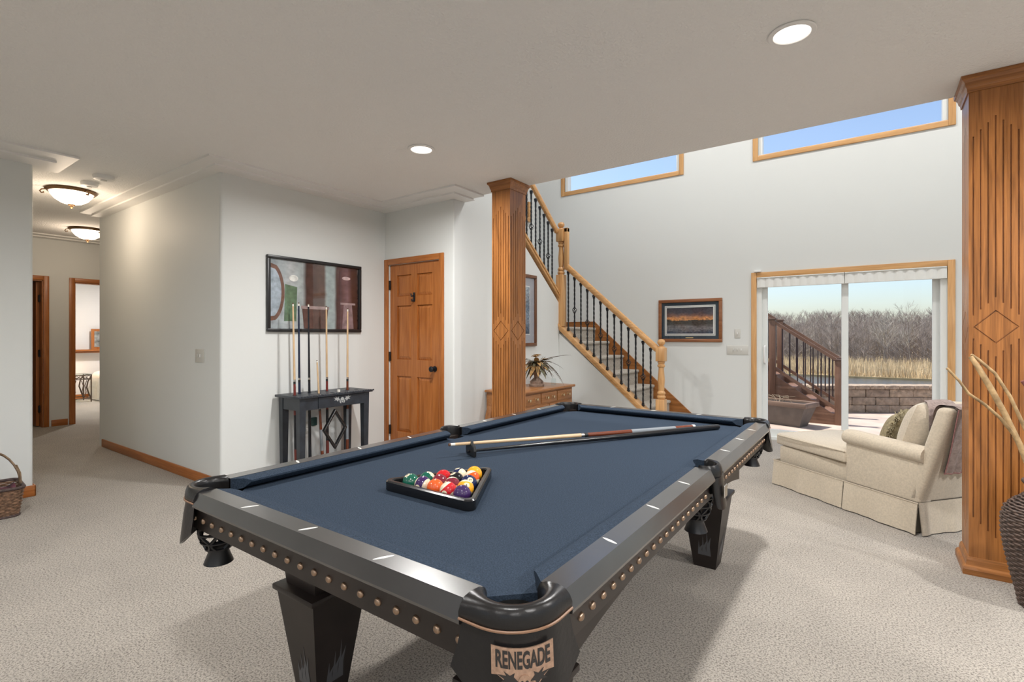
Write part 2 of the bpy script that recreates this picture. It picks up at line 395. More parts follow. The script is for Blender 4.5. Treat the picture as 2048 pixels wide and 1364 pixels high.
MB().rbox((-3.953, SY0-.012, 1.635), (-3.925, SY0, 1.735), .008, 2).tube([(-3.939, SY0-.01, 1.70), (-3.939, SY0-.045, 1.69), (-3.939, SY0-.05, 1.72)], [.008, .008, .006], 8).tube([(-3.939, SY0-.01, 1.65), (-3.939, SY0-.035, 1.64), (-3.939, SY0-.04, 1.66)], [.008, .008, .006], 8).build('coat_hook', IRON, d1)
# hall doors
for k, (u0, u1) in enumerate(((1.25, 1.945), (2.285, 3.1))):
    dr = struct(MB().box((FX-.12, u0, 0), (FX, u0+.012, 2.05)).box((FX-.12, u1-.012, 0), (FX, u1, 2.05)).box((FX-.12, u0, 2.038), (FX, u1, 2.05)).build('door_%d' % (k+2), oakr('z')), 'oak door frame at the end of the hall')
    casing(None, u0, u1, 2.05, FX, 'x', dr, oakr('z'), oakr('y'), sgn=1)
    if k == 0:
        MB().box((FX-.86, u1-.05, .012), (FX-.125, u1-.014, 2.03)).box((FX-.76, u1-.054, .2), (FX-.5, u1-.046, .9)).box((FX-.76, u1-.054, 1.05), (FX-.5, u1-.046, 1.85)).build('slab', oakr('z'), dr)
    for z in (.25, 1.03, 1.80):
        MB().rbox((FX-.118, (u1-.03) if k == 0 else u0+.002, z-.05), (FX-.085, (u1-.008) if k == 0 else u0+.022, z+.05), .003, 1).build('hinge', IRON, dr)
bb('baseboard_bedroom', (-13.1, 2.1, 0), (-13.085, 6.4, .09), oakr('y'))

# ------------------------------------------------------------------ windows and sliding door
def window(n, x0, x1, z0, z1, y=YW, mull=False):
    w = struct(MB().box((x0, y+.02, z0), (x0+.045, y+.12, z1)).box((x1-.045, y+.02, z0), (x1, y+.12, z1)).box((x0+.045, y+.02, z0), (x1-.045, y+.12, z0+.012)).box((x0+.045, y+.02, z1-.045), (x1-.045, y+.12, z1)).build('window_%d' % n, VINYL), 'oak trimmed window with a white frame')
    MB().box((x0+.03, y+.07, z0+.005), (x1-.03, y+.076, z1-.03)).build('pane', GLASS, w)
    for a, b in ((x0-.06, x0), (x1, x1+.06)): MB().rbox((a, y-.018, z0-.062), (b, y+.02, z1+.06), .005, 2).build('casing_board', oakl('z'), w)
    for a, b in ((z0-.062, z0), (z1, z1+.06)): MB().rbox((x0, y-.018, a), (x1, y+.02, b), .005, 2).build('casing_board', oakl('x'), w)
    return w
for i, (a, b) in enumerate(HW): window(i+1, a, b, HS, 4.9)
window(4, 1.35, 3.6, .55, 2.2)
sd = struct(MB().box((SL0, YW+.01, 0), (SL0+.055, YW+.14, SLT)).box((SL1-.055, YW+.01, 0), (SL1, YW+.14, SLT)).box((SL0, YW+.01, SLT-.05), (SL1, YW+.14, SLT)).box((SL0, YW+.01, 0), (SL1, YW+.14, .035)).build('door_4', VINYL), 'white framed sliding glass door with oak casing')
casing(None, SL0, SL1, SLT, YW, 'y', sd, oakl('z'), oakl('x'))
def sash(x0, x1, y, name):
    o = MB().rbox((x0, y, .035), (x0+.065, y+.035, SLT-.05), .004, 1).rbox((x1-.065, y, .035), (x1, y+.035, SLT-.05), .004, 1).box((x0+.06, y, .035), (x1-.06, y+.035, .12)).box((x0+.06, y, SLT-.11), (x1-.06, y+.035, SLT-.05)).build(name, VINYL, sd)
    MB().box((x0+.05, y+.014, .1), (x1-.05, y+.02, SLT-.1)).build('pane', GLASS, o)
    return o
MIDX = -.25
ls = sash(SL0+.05, MIDX+.035, YW+.045, 'sliding_sash'); sash(MIDX-.035, SL1-.05, YW+.09, 'fixed_sash')
MB().tube([(SL0+.085, YW+.046, .93), (SL0+.085, YW+.0, .95), (SL0+.085, YW-.012, 1.0), (SL0+.085, YW-.012, 1.08), (SL0+.085, YW+.0, 1.13), (SL0+.085, YW+.046, 1.15)], .011, 8).build('handle', WHITE, ls)
# raised pleated shades under the head casing
SHADE = mat('shade_fabric', (.80, .80, .77), .8)
for k, (x0, x1) in enumerate(((SL0+.005, MIDX-.003), (MIDX+.003, SL1-.005))):
    def fn(u, v, x0=x0, x1=x1):
        x = x0 + (x1-x0)*u; return (x, YW-.012 - .012*abs(math.sin(u*(x1-x0)/.09*math.pi)), SLT-.012 - .115*v)
    sh = thing('raised_shade', 'white pleated blind valance over the %s glass panel' % ('sliding' if k == 0 else 'fixed'), 'blind', ((x0+x1)/2, YW, SLT-.13), 0, 'blinds at the glass door')
    MB().grid(fn, 81, 2).box((x0, YW-.012, SLT-.128), (x1, YW+.0105, SLT-.012)).build('pleats', SHADE, sh, org=sh.location, fix=False)
    MB().rbox((x0, YW-.03, SLT-.014), (x1, YW+.0105, SLT-.002), .003, 1).build('headrail', VINYL, sh, org=sh.location)
tag(MB().rbox((-1.19, YW-.04, 2.064), (-1.115, YW, 2.088), .004, 2).build('door_sensor', WHITE), 'small white alarm sensor above the sliding door casing', 'sensor')

# ------------------------------------------------------------------ oak columns with routed flutes
def column(x0, y0, w, dpt, label):
    t = thing('oak_column', label, 'column', (x0+w/2, y0+dpt/2, 0), 0, 'fluted oak columns')
    hw, hd = w/2, dpt/2
    top = ZC-.0
    bm = bmesh.new(); bmesh.ops.create_cube(bm, size=1)
    for v in bm.verts: v.co = Vector((v.co.x*w, v.co.y*dpt, .05 + (v.co.z+.5)*(top-.06)))
    me = bpy.data.meshes.new('shaft'); bm.to_mesh(me); bm.free()
    sh = link('shaft', me, t); me.materials.append(oak('z'))
    cut = MB(); cx = 1.32
    for f in range(4):
        wide, half, near = (w, hd, 0) if f % 2 == 0 else (dpt, hw, 0)
        rot = Rz(f*math.pi/2); g = .0065; dep = .007
        def cb(u0, z0, u1, z1):
            m = MB().box((u0, -half-.02, z0), (u1, -half+dep, z1)); m.v = [tuple(rot @ Vector(p)) for p in m.v]; cut.add(m.v, m.f)
        sp = wide*.137
        for k in range(-3, 4):
            a = abs(k); u = k*sp
            cb(u-g/2, 1.475-.031*a, u+g/2, 2.43-.031*a)
            cb(u-g/2, .21+.031*a, u+g/2, 1.165+.031*a)
        hwid = wide*.40; hh = .085; L = math.hypot(hwid, hh); an = math.atan2(hh, hwid)
        for sx in (-1, 1):
            for sz in (-1, 1):
                m = MB().box((-L/2-.002, -half-.02, -.003), (L/2+.002, -half+dep, .003))
                rr = Ry(-an if sx*sz < 0 else an)
                m.v = [tuple(rot @ (rr @ Vector(p) + Vector((sx*hwid/2, 0, cx+sz*hh/2)))) for p in m.v]
                cut.add(m.v, m.f)
    cme = cut.mesh('cut', 0); co = link('cut', cme, t)
    md = sh.modifiers.new('b', 'BOOLEAN'); md.operation = 'DIFFERENCE'; md.solver = 'EXACT'; md.use_self = True; md.object = co
    dg = bpy.context.evaluated_depsgraph_get(); nm = bpy.data.meshes.new_from_object(sh.evaluated_get(dg))
    sh.modifiers.clear(); sh.data = nm; bpy.data.objects.remove(co); bpy.data.meshes.remove(cme)
    def ringprof(prof, name):
        mb = MB()
        loops = [[(-hw-o, -hd-o, z), (hw+o, -hd-o, z), (hw+o, hd+o, z), (-hw-o, hd+o, z)] for o, z in prof]
        vs = [p for l in loops for p in l]; n = len(loops)
        fs = [(i*4+k, i*4+(k+1) % 4, (i+1)*4+(k+1) % 4, (i+1)*4+k) for i in range(n-1) for k in range(4)] + [(0,1,2,3), tuple(range(4*n-4, 4*n))]
        mb.add(vs, fs).build(name, oak('x'), t, smooth=0)
    ringprof([(.001, top-.085), (.006, top-.085), (.008, top-.065), (.014, top-.055), (.018, top-.035), (.026, top-.022), (.032, top-.018), (.034, top-.001)], 'crown_moulding')
    ringprof([(.027, 0), (.027, .028), (.022, .04), (.013, .048), (.010, .075), (.004, .088), (.001, .09)], 'base_moulding')
column(-2.805, 3.629, .20, .247, 'fluted oak column with carved diamonds beside the cabinet and stairs')
column(.425, 3.629, .212, .247, 'fluted oak column with carved diamonds behind the woven floor vase')

# ------------------------------------------------------------------ staircase
ST = thing('staircase', 'oak staircase with carpeted steps, iron balusters and turned newels', 'staircase', (-2.9, 6.35, 0))
O = ST.location
RUN, RISE = .224, .2
for k in range(7):       # step k: tread top at (k+1)*RISE, nose at x
    xn = -2.03 - RUN*k; z = RISE*(k+1)
    lo = (xn-RUN-.03 if k < 6 else -4.45, YS+.098, z-RISE-.0 if k else 0)
    mb = MB().box((xn-RUN-.02, YS+.098, 0 if k == 0 else z-RISE-.02), (xn, YW-.02, z-.03))
    mb.rbox((xn-RUN-.02 if k < 6 else xn-.3, YS+.098, z-.045), (xn+.025, YW-.02, z), .02, 4)
    mb.build('carpeted_step', CARPET_ST, ST, org=O)
MB().box((-4.45, YS+.0, 1.25), (-3.37, YW, 1.399)).build('landing', CARPET_ST, ST, org=O)
for k in range(7):
    yn = YS - .25*k; z = 1.4+RISE*(k+1)
    MB().box((-4.45, yn-.27, z-RISE), (XN-.12, yn, z)).build('carpeted_step', CARPET_ST, ST, org=O)
# far skirt board on the window wall, landing trim
sk = [(-2.03+.26, 0), (-2.03+.30, .0), (-2.03+.30, .09), (-3.60, 1.475), (-3.60, 1.25), (-3.45, 1.2)]
MB().prism([(-1.75, 0), (-1.75, .06), (-3.385, 1.49), (-3.385, 1.2), (-2.2, 0)], YW-.02, YW, 'y').build('skirt_board', oak('x'), ST, org=O)
MB().box((-4.45, YW-.02, 1.399), (-3.385, YW, 1.49)).box((-4.45, YS, 1.399), (-4.43, YW, 1.49)).build('landing_trim', oak('x'), ST, org=O)
# front knee-wall cap (lower flight)
def slope_board(x0, z0, x1, z1, y0, y1, h, name, m):
    return MB().prism([(x0, z0), (x1, z1), (x1, z1-h), (x0, z0-h)], y0, y1, 'y').build(name, m, ST, org=O)
slope_board(-3.40, 1.462, -2.05, .270, YS-.03, YS+.12, .035, 'stringer_cap', oakl('x'))
slope_board(-3.40, 1.428, -2.05, .236, YS-.014, YS+.01, .045, 'stringer_trim', oakl('x'))
# upper flight cap along the nook wall
def slope_board_x(y0, z0, y1, z1, xa, xb, h, name, m):
    return MB().prism([(y0, z0), (y1, z1), (y1, z1-h), (y0, z0-h)], xa, xb, 'x').build(name, m, ST, org=O)
slope_board_x(4.1, 3.21, 5.93, 1.743, XN-.13, XN+.025, .03, 'stringer_cap', oakl('y'))
slope_board_x(4.1, 3.18, 5.93, 1.713, XN-.01, XN+.014, .04, 'stringer_trim', oakl('y'))
# handrails
def rail_path(pts, name, m):
    MB().tube(pts, .040, 10, sx=.78, up=(0, 0, 1)).build(name, m, ST, org=O)
yb = YS+.04
rail_path([(-3.275, yb, 2.19), (-2.06, yb, 1.115)], 'handrail', oakl('x'))
MB().rbox((-3.31, yb-.03, 2.15), (-3.25, yb+.03, 2.70), .012, 2).rbox((-3.36, yb-.03, 2.635), (-3.25, yb+.03, 2.70), .012, 2).build('gooseneck', oakl('z'), ST, org=O)
rail_path([(XN-.03, 5.80, 2.66), (XN-.03, 4.2, 3.945)], 'handrail', oakl('y'))
# newels
def newel(x, y, z0, zb, zt, name='newel_post', wid=.052):
    """square base z0..zb, turned zb..zt-.?, block, ball"""
    n = MB(); w = wid
    n.rbox((x-w, y-w, z0), (x+w, y+w, zb), .006, 2)
    H = zt-zb
    blk0 = zt-.26; blk1 = zt-.10
    t = [(w*.7, zb), (w*.95, zb+.02), (w*.95, zb+.035), (w*.7, zb+.05), (w*.9, zb+.065), (w*.9, zb+.08), (w*.62, zb+.10), (w*.78, zb+.2)]
    e = blk0
    t += [(w*.80, zb+(e-zb)*.5), (w*.6, e-.10), (w*.58, e-.075), (w*.85, e-.06), (w*.85, e-.045), (w*.62, e-.03), (w*.85, e-.015), (w*.7, e)]
    n.lathe(t, (x, y, 0), 20)
    n.rbox((x-w, y-w, blk0), (x+w, y+w, blk1), .006, 2)
    n.lathe([(w*.9, blk1), (w*.8, blk1+.012), (w*.45, blk1+.02), (w*.5, blk1+.03), (w*.8, blk1+.045), (w*.9, blk1+.065), (w*.75, blk1+.088), (w*.4, blk1+.099), (.002, blk1+.101)], (x, y, 0), 20)
    return n.build(name, oakl('z'), ST, org=O)
newel(-2.012, yb, 0, .53, 1.235)
newel(-3.362, yb, 1.40, 2.085, 2.785)
# iron balusters
def baluster_mesh(L, basket, name):
    mb = MB(); n = 30
    vs = []; fs = []; s = .008
    for i in range(n+1):
        z = L*i/n; f = i/n
        tw = max(0, min(1, (f-.12)/.76))*math.pi*5
        if basket and abs(z-bz(L)) < .05: tw = max(0, min(1, (f-.12)/.76))*math.pi*5
        for k in range(4):
            a = tw + k*math.pi/2 + math.pi/4
            r = s*1.414*(0.25 if (basket and abs(z-bz(L)) < .022) else 1)
            vs.append((r*math.cos(a), r*math.sin(a), z))
    for i in range(n):
        for k in range(4): fs.append((i*4+k, i*4+(k+1) % 4, (i+1)*4+(k+1) % 4, (i+1)*4+k))
    mb.add(vs, fs)
    mb.rbox((-.013, -.013, .005), (.013, .013, .035), .004, 1).rbox((-.017, -.017, -.012), (.017, .017, .012), .005, 1).rbox((-.013, -.013, L-.035), (.013, .013, L-.012), .004, 1).rbox((-.017, -.017, L-.018), (.017, .017, L+.012), .005, 1)
    return mb.mesh(name, 30)
def bz(L): return .343 if L > .72 else .256
def basket_mesh(name):
    mb = MB()
    for k in range(4):
        pts = []
        for i in range(11):
            f = i/10; a = k*math.pi/2 + f*math.pi*1.1; r = .003 + .025*math.sin(math.pi*f)
            pts.append((r*math.cos(a), r*math.sin(a), -.042 + .084*f))
        mb.tube(pts, .004, 5)
    mb.sphere((0,0,.044), .009, 8, 6).sphere((0,0,-.044), .009, 8, 6)
    return mb.mesh(name, 40)
LL, LU = .765, .69
bm_ = {(L, b): baluster_mesh(L, b, 'baluster') for L in (LL, LU) for b in (0, 1)}
for m in bm_.values(): m.materials.append(IRON)
bk = basket_mesh('basket'); bk.materials.append(IRON)
def baluster(p, L, b):
    o = link('baluster', bm_[(L, b)], ST, Vector(p)-O)
    if b: link('basket_twist', bk, o, (0, 0, bz(L)))
for k in range(13): baluster((-3.254+.0928*k, yb, 1.350-.0828*k), LL, k % 2)
for k in range(-4, 7): baluster((XN-.03, 5.088+.0995*k, 2.434-.0765*k), LU, k % 2)
# dark framed niche high on the stairwell wall
nb = thing('stairwell_niche', 'black niche with light oak frame on the upper stairwell wall', 'niche', (-4.45, 6.35, 3.1))
MB().box((-4.45, 6.1, 3.15), (-4.44, 6.66, 3.75)).build('backing', mat('black_matte', (.01, .01, .011), .7), nb, org=nb.location)
MB().rbox((-4.45, 6.04, 3.08), (-4.40, 6.72, 3.15), .006, 2).rbox((-4.45, 6.66, 3.15), (-4.41, 6.72, 3.4), .006, 2).build('frame', oakl('y'), nb, org=nb.location)

# ------------------------------------------------------------------ wall things
def framed(name, label, cat, plane, axis, u0, u1, z0, z1, fw, fm, print_m, mats=(), sgn=-1, depth=.025):
    """frame on a wall face; mats = list of (inset, material) mount boards"""
    uc = (u0+u1)/2; loc = (uc, plane, z0) if axis == 'y' else (plane, uc, z0)
    t = thing(name, label, cat, loc)
    def B(ua, ub, za, zb, d0, d1):
        a, b = sorted((plane+sgn*d0, plane+sgn*d1))
        return ((ua, a, za), (ub, b, zb)) if axis == 'y' else ((a, ua, za), (b, ub, zb))
    for a in (B(u0, u1, z1-fw, z1, 0, depth), B(u0, u1, z0, z0+fw, 0, depth), B(u0, u0+fw, z0+fw, z1-fw, 0, depth), B(u1-fw, u1, z0+fw, z1-fw, 0, depth)):
        MB().rbox(*a, .005, 2).build('frame_side', fm, t, org=loc)
    ins = fw*.95; d = .006
    for inset, m in mats:
        MB().box(*B(u0+ins, u1-ins, z0+ins, z1-ins, 0, d)).build('mount_board', m, t, org=loc); ins += inset; d += .002
    MB().box(*B(u0+ins, u1-ins, z0+ins, z1-ins, 0, d)).build('print', print_m, t, org=loc)
    MB().box(*B(u0+fw*.95, u1-fw*.95, z0+fw*.95, z1-fw*.95, d+.004, d+.006)).build('glass', GLASS, t, org=loc)
    return t
P1 = ramp_print('cafe_print_reflections', [(0, (.30,.34,.36)), (.2, (.42,.46,.48)), (.34, (.34,.38,.38)), (.38, (.07,.035,.03)), (.58, (.10,.055,.04)), (.61, (.30,.36,.36)), (.70, (.28,.33,.33)), (.73, (.05,.025,.025)), (.86, (.20,.12,.13)), (.92, (.07,.03,.025)), (1, (.04,.018,.015))], 'y', .04, 3, .2, .8)  # pale grey-blue bands paint the glass reflections into the print
pst = framed('poster_frame', 'large black framed dark brown cafe print above the cue rack', 'picture', XP, 'x', 2.392, 3.405, 1.31, 2.0, .03, mat('black_frame', (.015,.015,.016), .35), P1, sgn=1, depth=.03)
def shape(pts, col, k):
    # flat shapes of the print: a plain cafe interior (y along the wall, z up, from the frame's base centre)
    MB().prism(pts, .0065+.0004*k, .0068+.0004*k, 'x').build('printed_shape', mat('print_ink_%d' % k, col, .4, var=(20,.3)), pst, smooth=0)
def ell(cy, cz, a, b, a0=0, a1=360, n=28): return [(cy+a*math.cos(R(a0+(a1-a0)*k/n)), cz+b*math.sin(R(a0+(a1-a0)*k/n))) for k in range(n)]
shape(ell(-.47, .36, .135, .27, -70, 70) + [(-.47, .62), (-.47, .10)], (.16,.075,.05), 0)
shape(ell(-.47, .36, .105, .23, -70, 70) + [(-.47, .58), (-.47, .14)], (.34,.40,.46), 1)
shape([(-.34, .10), (-.22, .10), (-.21, .42), (-.33, .44)], (.10,.17,.10), 2)
shape(ell(-.245, .50, .045, .03), (.75,.76,.72), 3)
shape([(-.14, .035), (.10, .035), (.12, .22), (-.16, .22)], (.10,.05,.04), 4)
shape([(-.17, .22), (.13, .22), (.13, .25), (-.17, .25)], (.30,.22,.21), 5)
shape(ell(.33, .55, .05, .018), (.55,.42,.42), 6)
shape([(.28, .035), (.42, .035), (.40, .28), (.30, .28)], (.26,.18,.19), 7)
shape([(.26, .28), (.44, .28), (.44, .30), (.26, .30)], (.36,.27,.27), 8)
P2 = ramp_print('dusk_print', [(0, (.03,.05,.09)), (.22, (.20,.19,.20)), (.36, (.06,.055,.05)), (.52, (.05,.05,.045)), (.58, (.75,.33,.12)), (.68, (.25,.13,.10)), (.80, (.07,.06,.08)), (1, (.03,.035,.05))], 'z', .35, 5, .2)
NAVYB = mat('navy_board', (.018,.038,.06), .6); WHB = mat('white_board', (.75,.75,.72), .6)
k_ = YW/7.346
pz = lambda z: 1.2705+(z-1.2705)*k_
t = framed('landscape_print', 'oak framed dusk landscape print with navy mount beside the sliding door', 'picture', YW, 'y', -2.56*k_, -1.671*k_, pz(1.188), pz(1.80), .042, wood('frame_brown', (.20,.07,.025), (.33,.13,.05), 'x', .3), P2, [(.045, NAVYB), (.012, WHB), (.004, NAVYB), (.012, WHB)])
MB().box((-.05, -.012, .052), (.05, -.008, .064)).build('title_plate', mat('brass', (.7,.6,.35), .3, 1), t)
P3 = ramp_print('winter_print', [(0, (.10,.13,.18)), (.4, (.25,.32,.40)), (.6, (.14,.20,.27)), (1, (.35,.42,.48))], 'z', .6, 5, .2)
framed('winter_print', 'tall dark framed blue winter print with grey mount above the cabinet', 'picture', XN, 'x', 4.45, 5.237, 1.15, 2.012, .04, wood('frame_dark', (.10,.04,.02), (.18,.075,.035), 'z', .3), P3, [(.10, mat('grey_board', (.35,.36,.40), .6)), (.01, WHB)], sgn=1)
PLATE = mat('switch_plate', (.60,.59,.55), .4)
def switch(name, label, plane, axis, uc, zc, n, kind):
    w = .035 + .046*(n-1)
    loc = (uc, plane, zc) if axis == 'y' else (plane, uc, zc)
    t = thing(name, label, 'switch' if kind != 'outlet' else 'outlet', loc)
    f = 1 if axis == 'x' else -1
    def B(a, b, c, d, e, g):
        return ((a, -g if f < 0 else e, c), (b, -e if f < 0 else g, d)) if axis == 'y' else ((e, a, c), (g, b, d))
    MB().rbox(*B(-w, w, -.058, .058, 0, .006), .003, 2).build('plate', PLATE, t)
    for i in range(n):
        u = (i-(n-1)/2)*.046
        if kind == 'outlet':
            for z in (-.02, .02): MB().rbox(*B(u-.016, u+.016, z-.014, z+.014, .005, .008), .004, 2).build('socket', WHITE, t)
        else: MB().rbox(*B(u-.006, u+.006, -.012, .016, .005, .016), .003, 1).build('toggle', PLATE if i < n-1 else WHITE, t)
    return t
switch('light_switch', 'grey double light switch plate on the shaded hall wall', YH, 'y', -4.76, 1.10, 2, 'switch')
switch('light_switch', 'small single switch plate between the landscape print and sliding door', YW, 'y', -1.479*k_, pz(1.307), 1, 'switch')
switch('light_switch', 'wide triple switch plate below the single switch', YW, 'y', -1.479*k_, pz(1.084), 3, 'switch')
ot = switch('wall_outlet', 'wall outlet behind the cue rack', XP, 'x', 2.80, .40, 1, 'outlet')
tag(MB().rbox((XP+.009, 2.825, .41), (XP+.03, 2.885, .49), .006, 2).build('green_plug', mat('dark_green', (.01,.05,.045), .4)), 'dark green plug-in box on the wall behind the cue rack', 'plug')

# ------------------------------------------------------------------ ceiling lamps
LAMP = emit('lamp_lens', (1, .95, .87), 2.2)
def recessed(x, y, label, group, power=44, z=ZC):
    t = thing('recessed_light', label, 'ceiling light', (x, y, z), 0, group)
    MB().lathe([(.075, -.001), (.098, -.001), (.100, -.006), (.096, -.010), (.078, -.010), (.074, .0)], (0,0,0), 32, cap=False).build('trim_ring', WHITE, t)
    MB().lathe([(.001, -.005), (.076, -.005), (.076, -.0015), (.001, -.0015)], (0,0,0), 32).build('lens', LAMP, t)
    l = bpy.data.lights.new('recessed_lamp', 'AREA'); l.shape = 'DISK'; l.size = .14; l.energy = power; l.color = (1, .985, .965); l.spread = R(170)
    lo = bpy.data.objects.new('lamp', l); COL.objects.link(lo); lo.parent = t; lo.location = (0, 0, -.014)
recessed(-2.722, 2.665, 'glowing recessed ceiling light above the far side of the pool table', 'recessed lights')
recessed(-.297, 2.63, 'glowing recessed ceiling light nearest the column with the woven vase', 'recessed lights')
for x, y in ((-2.722, .2), (-.297, .2), (-2.722, -2.2), (-.297, -2.2), (2.1, 2.63), (2.1, .2), (2.1, -2.2)):  # unseen lamps added beyond the visible pair to brighten the low room
    recessed(x, y, 'added unseen recessed ceiling light in the part of the room behind the camera', 'recessed lights', 60 if x > 0 else 24)
# unseen recessed lights added high in the tall room's ceiling for more light
for k, x in enumerate((-2.4, -.6, 1.2, 3.0)):
    recessed(x, 5.3, 'added unseen recessed light in the high ceiling over the tall window room', 'added high recessed lights', 35, ZT)
# hall flush mounts
BRZ = mat('bronze_gold', (.16,.09,.04), .35, .7)
def flush(x, y, label):
    t = thing('flush_lamp', label, 'ceiling light', (x, y, ZC), 0, 'bronze bowl lights in the hall')
    MB().lathe([(.001,0), (.19,0), (.195,-.01), (.175,-.03), (.168,-.028), (.16,-.005), (.001,-.005)], (0,0,0), 32, cap=False).build('rim', BRZ, t)
    MB().lathe([(.165,-.028), (.155,-.05), (.125,-.09), (.08,-.12), (.03,-.135), (.001,-.136)], (0,0,0), 32, cap=False).build('glass_bowl', emit('bowl_glass', (1,.86,.66), 3.0), t)
    MB().lathe([(.001,-.132), (.03,-.134), (.024,-.146), (.01,-.15), (.013,-.16), (.006,-.172), (.001,-.174)], (0,0,0), 16).build('finial', BRZ, t)
    for a in (0, 120, 240):
        ca, sa = math.cos(R(a+20)), math.sin(R(a+20))
        pts = [(.185,-.02), (.21,-.028), (.222,-.045), (.212,-.06), (.196,-.056), (.198,-.045)]
        MB().tube([(r*ca, r*sa, z) for r, z in pts], .006, 6).build('scroll', BRZ, t)
    l = bpy.data.lights.new('hall_lamp', 'POINT'); l.energy = 9; l.color = (1,.80,.60); l.shadow_soft_size = .1
    lo = bpy.data.objects.new('lamp', l); COL.objects.link(lo); lo.parent = t; lo.location = (0,0,-.24)
flush(-6.22, 1.49, 'bronze rimmed glass bowl ceiling light nearest the smoke detectors')
flush(-8.30, 2.15, 'bronze rimmed glass bowl ceiling light further down the hall')
def detector(x, y, r, label):
    t = thing('smoke_detector', label, 'smoke detector', (x, y, ZC), 0, 'smoke detectors')
    MB().lathe([(.001,0), (r,0), (r,-.012), (r*.9,-.03), (r*.6,-.036), (.001,-.036)], (0,0,0), 28).build('body', WHITE, t)
    MB().lathe([(r*.3,-.036), (r*.3,-.041), (.001,-.042)], (0,0,0), 16).build('grille', PLATE, t)
detector(-5.78, 1.51, .065, 'smaller white smoke detector on the hall ceiling')
detector(-5.44, 1.52, .078, 'larger white smoke detector on the hall ceiling')

# ------------------------------------------------------------------ pool table
HWT, HLT = .687, 1.285
PT = thing('pool_table', 'black pool table with navy cloth, copper studs and leather pockets', 'pool table', (-1.171, 2.005, 0))
BED, RZ = .737, .78
def bedpoly():
    a, b, c, s = HWT-.05, HLT-.05, .15, .055
    q = [(-a+c, -b), (a-c, -b)]
    pts = []
    pts += [(-a+c, -b), (a-c, -b), (a, -b+c), (a, -s), (a-.045, -s*.7), (a-.045, s*.7), (a, s), (a, b-c), (a-c, b), (-a+c, b), (-a, b-c), (-a, s), (-a+.045, s*.7), (-a+.045, -s*.7), (-a, -s), (-a, -b+c)]
    return pts
MB().prism(bedpoly(), .69, BED).build('cloth_bed', NAVY, PT, smooth=0)
MB().box((-HWT+.06, -HLT+.06, .655), (HWT-.06, HLT-.06, .69)).build('slate_frame', TBROWN, PT)
WOODP = [(-.055, .7795), (0, .7795), (.017, .744), (.017, .738), (.002, .732), (-.055, .732)]
CUSH = [(-.0545, .7785), (-.085, .7775), (-.103, .771), (-.103, .765), (-.085, .745), (-.0545, BED-.001)]
def rail(axis, sgn, a0, a1, sq0, sq1):
    """rail along axis between a0..a1; sq = cushion end set-back (angled facing)"""
    half = HWT if axis == 'y' else HLT
    def P(o, z, a):
        w = sgn*(half+o)
        return (w, a, z) if axis == 'y' else (a, w, z)
    n = len(WOODP)
    mb = MB().add([P(o, z, a0) for o, z in WOODP] + [P(o, z, a1) for o, z in WOODP], [tuple(range(n)), tuple(range(n, 2*n))] + [(i, (i+1) % n, n+(i+1) % n, n+i) for i in range(n)])
    r = mb.build('rail', TBLACK, PT, smooth=25)
    n = len(CUSH); f = lambda o: max(0, (-o-.0545)/.05)
    mb = MB().add([P(o, z, a0+f(o)*sq0) for o, z in CUSH] + [P(o, z, a1-f(o)*sq1) for o, z in CUSH], [tuple(range(n)), tuple(range(n, 2*n))] + [(i, (i+1) % n, n+(i+1) % n, n+i) for i in range(n)])
    mb.build('cushion', NAVY, r, smooth=40)
CE, SE = .137, .062
for s in (-1, 1):
    rail('x', s, -HWT+CE, HWT-CE, .05, .05)
    rail('y', s, -HLT+CE, -SE, .05, .02); rail('y', s, SE, HLT-CE, .02, .05)
# aprons
for s in (-1, 1):
    def ap(p0, p1): return p0
    MB().prism([(s*(HLT-.004), .738), (s*(HLT-.012), .655), (s*(HLT-.04), .655), (s*(HLT-.04), .738)], -HWT+.06, HWT-.06, 'x').build('apron', TBROWN, PT, smooth=0)
    MB().prism([(s*(HWT-.004), .738), (s*(HWT-.012), .655), (s*(HWT-.04), .655), (s*(HWT-.04), .738)], -HLT+.06, HLT-.06, 'y').build('apron', TBROWN, PT, smooth=0)
# studs and rail sights
stud = MB().lathe([(.0095, 0), (.0092, .003), (.007, .006), (.004, .0075), (.0005, .008)], (0,0,0), 12, 'z').mesh('stud', 60); stud.materials.append(COPPER)
def put_stud(p, nrm):
    o = link('stud', stud, PT, p); o.rotation_mode = 'QUATERNION'; o.rotation_quaternion = Vector((0,0,1)).rotation_difference(Vector(nrm))
for s in (-1, 1):
    for k in range(21): put_stud(((-.59+.059*k), s*(HLT-.0085), .692), (0, s, 0))
    for q in (-1, 1):
        for k in range(20): put_stud((s*(HWT-.0085), q*(.105+.0535*k), .689), (s, 0, 0))
sg = MB(); n = 12
sg.prism([(.024*math.cos(2*math.pi*k/n)*abs(math.cos(2*math.pi*k/n))**.6, .0048*math.sin(2*math.pi*k/n)) for k in range(n)], 0, .0006)
sight = sg.mesh('sight', 0); sight.materials.append(mat('pearl', (.75,.74,.70), .3))
for s in (-1, 1):
    for k in (-1, 0, 1):
        o = link('sight', sight, PT, (.289*k, s*(HLT-.028), .7794)); o.rotation_euler = (0, 0, R(62))
    for k in (-3, -2, -1, 1, 2, 3):
        o = link('sight', sight, PT, (s*(HWT-.028), .2935*k, .7794)); o.rotation_euler = (0, 0, R(-20))
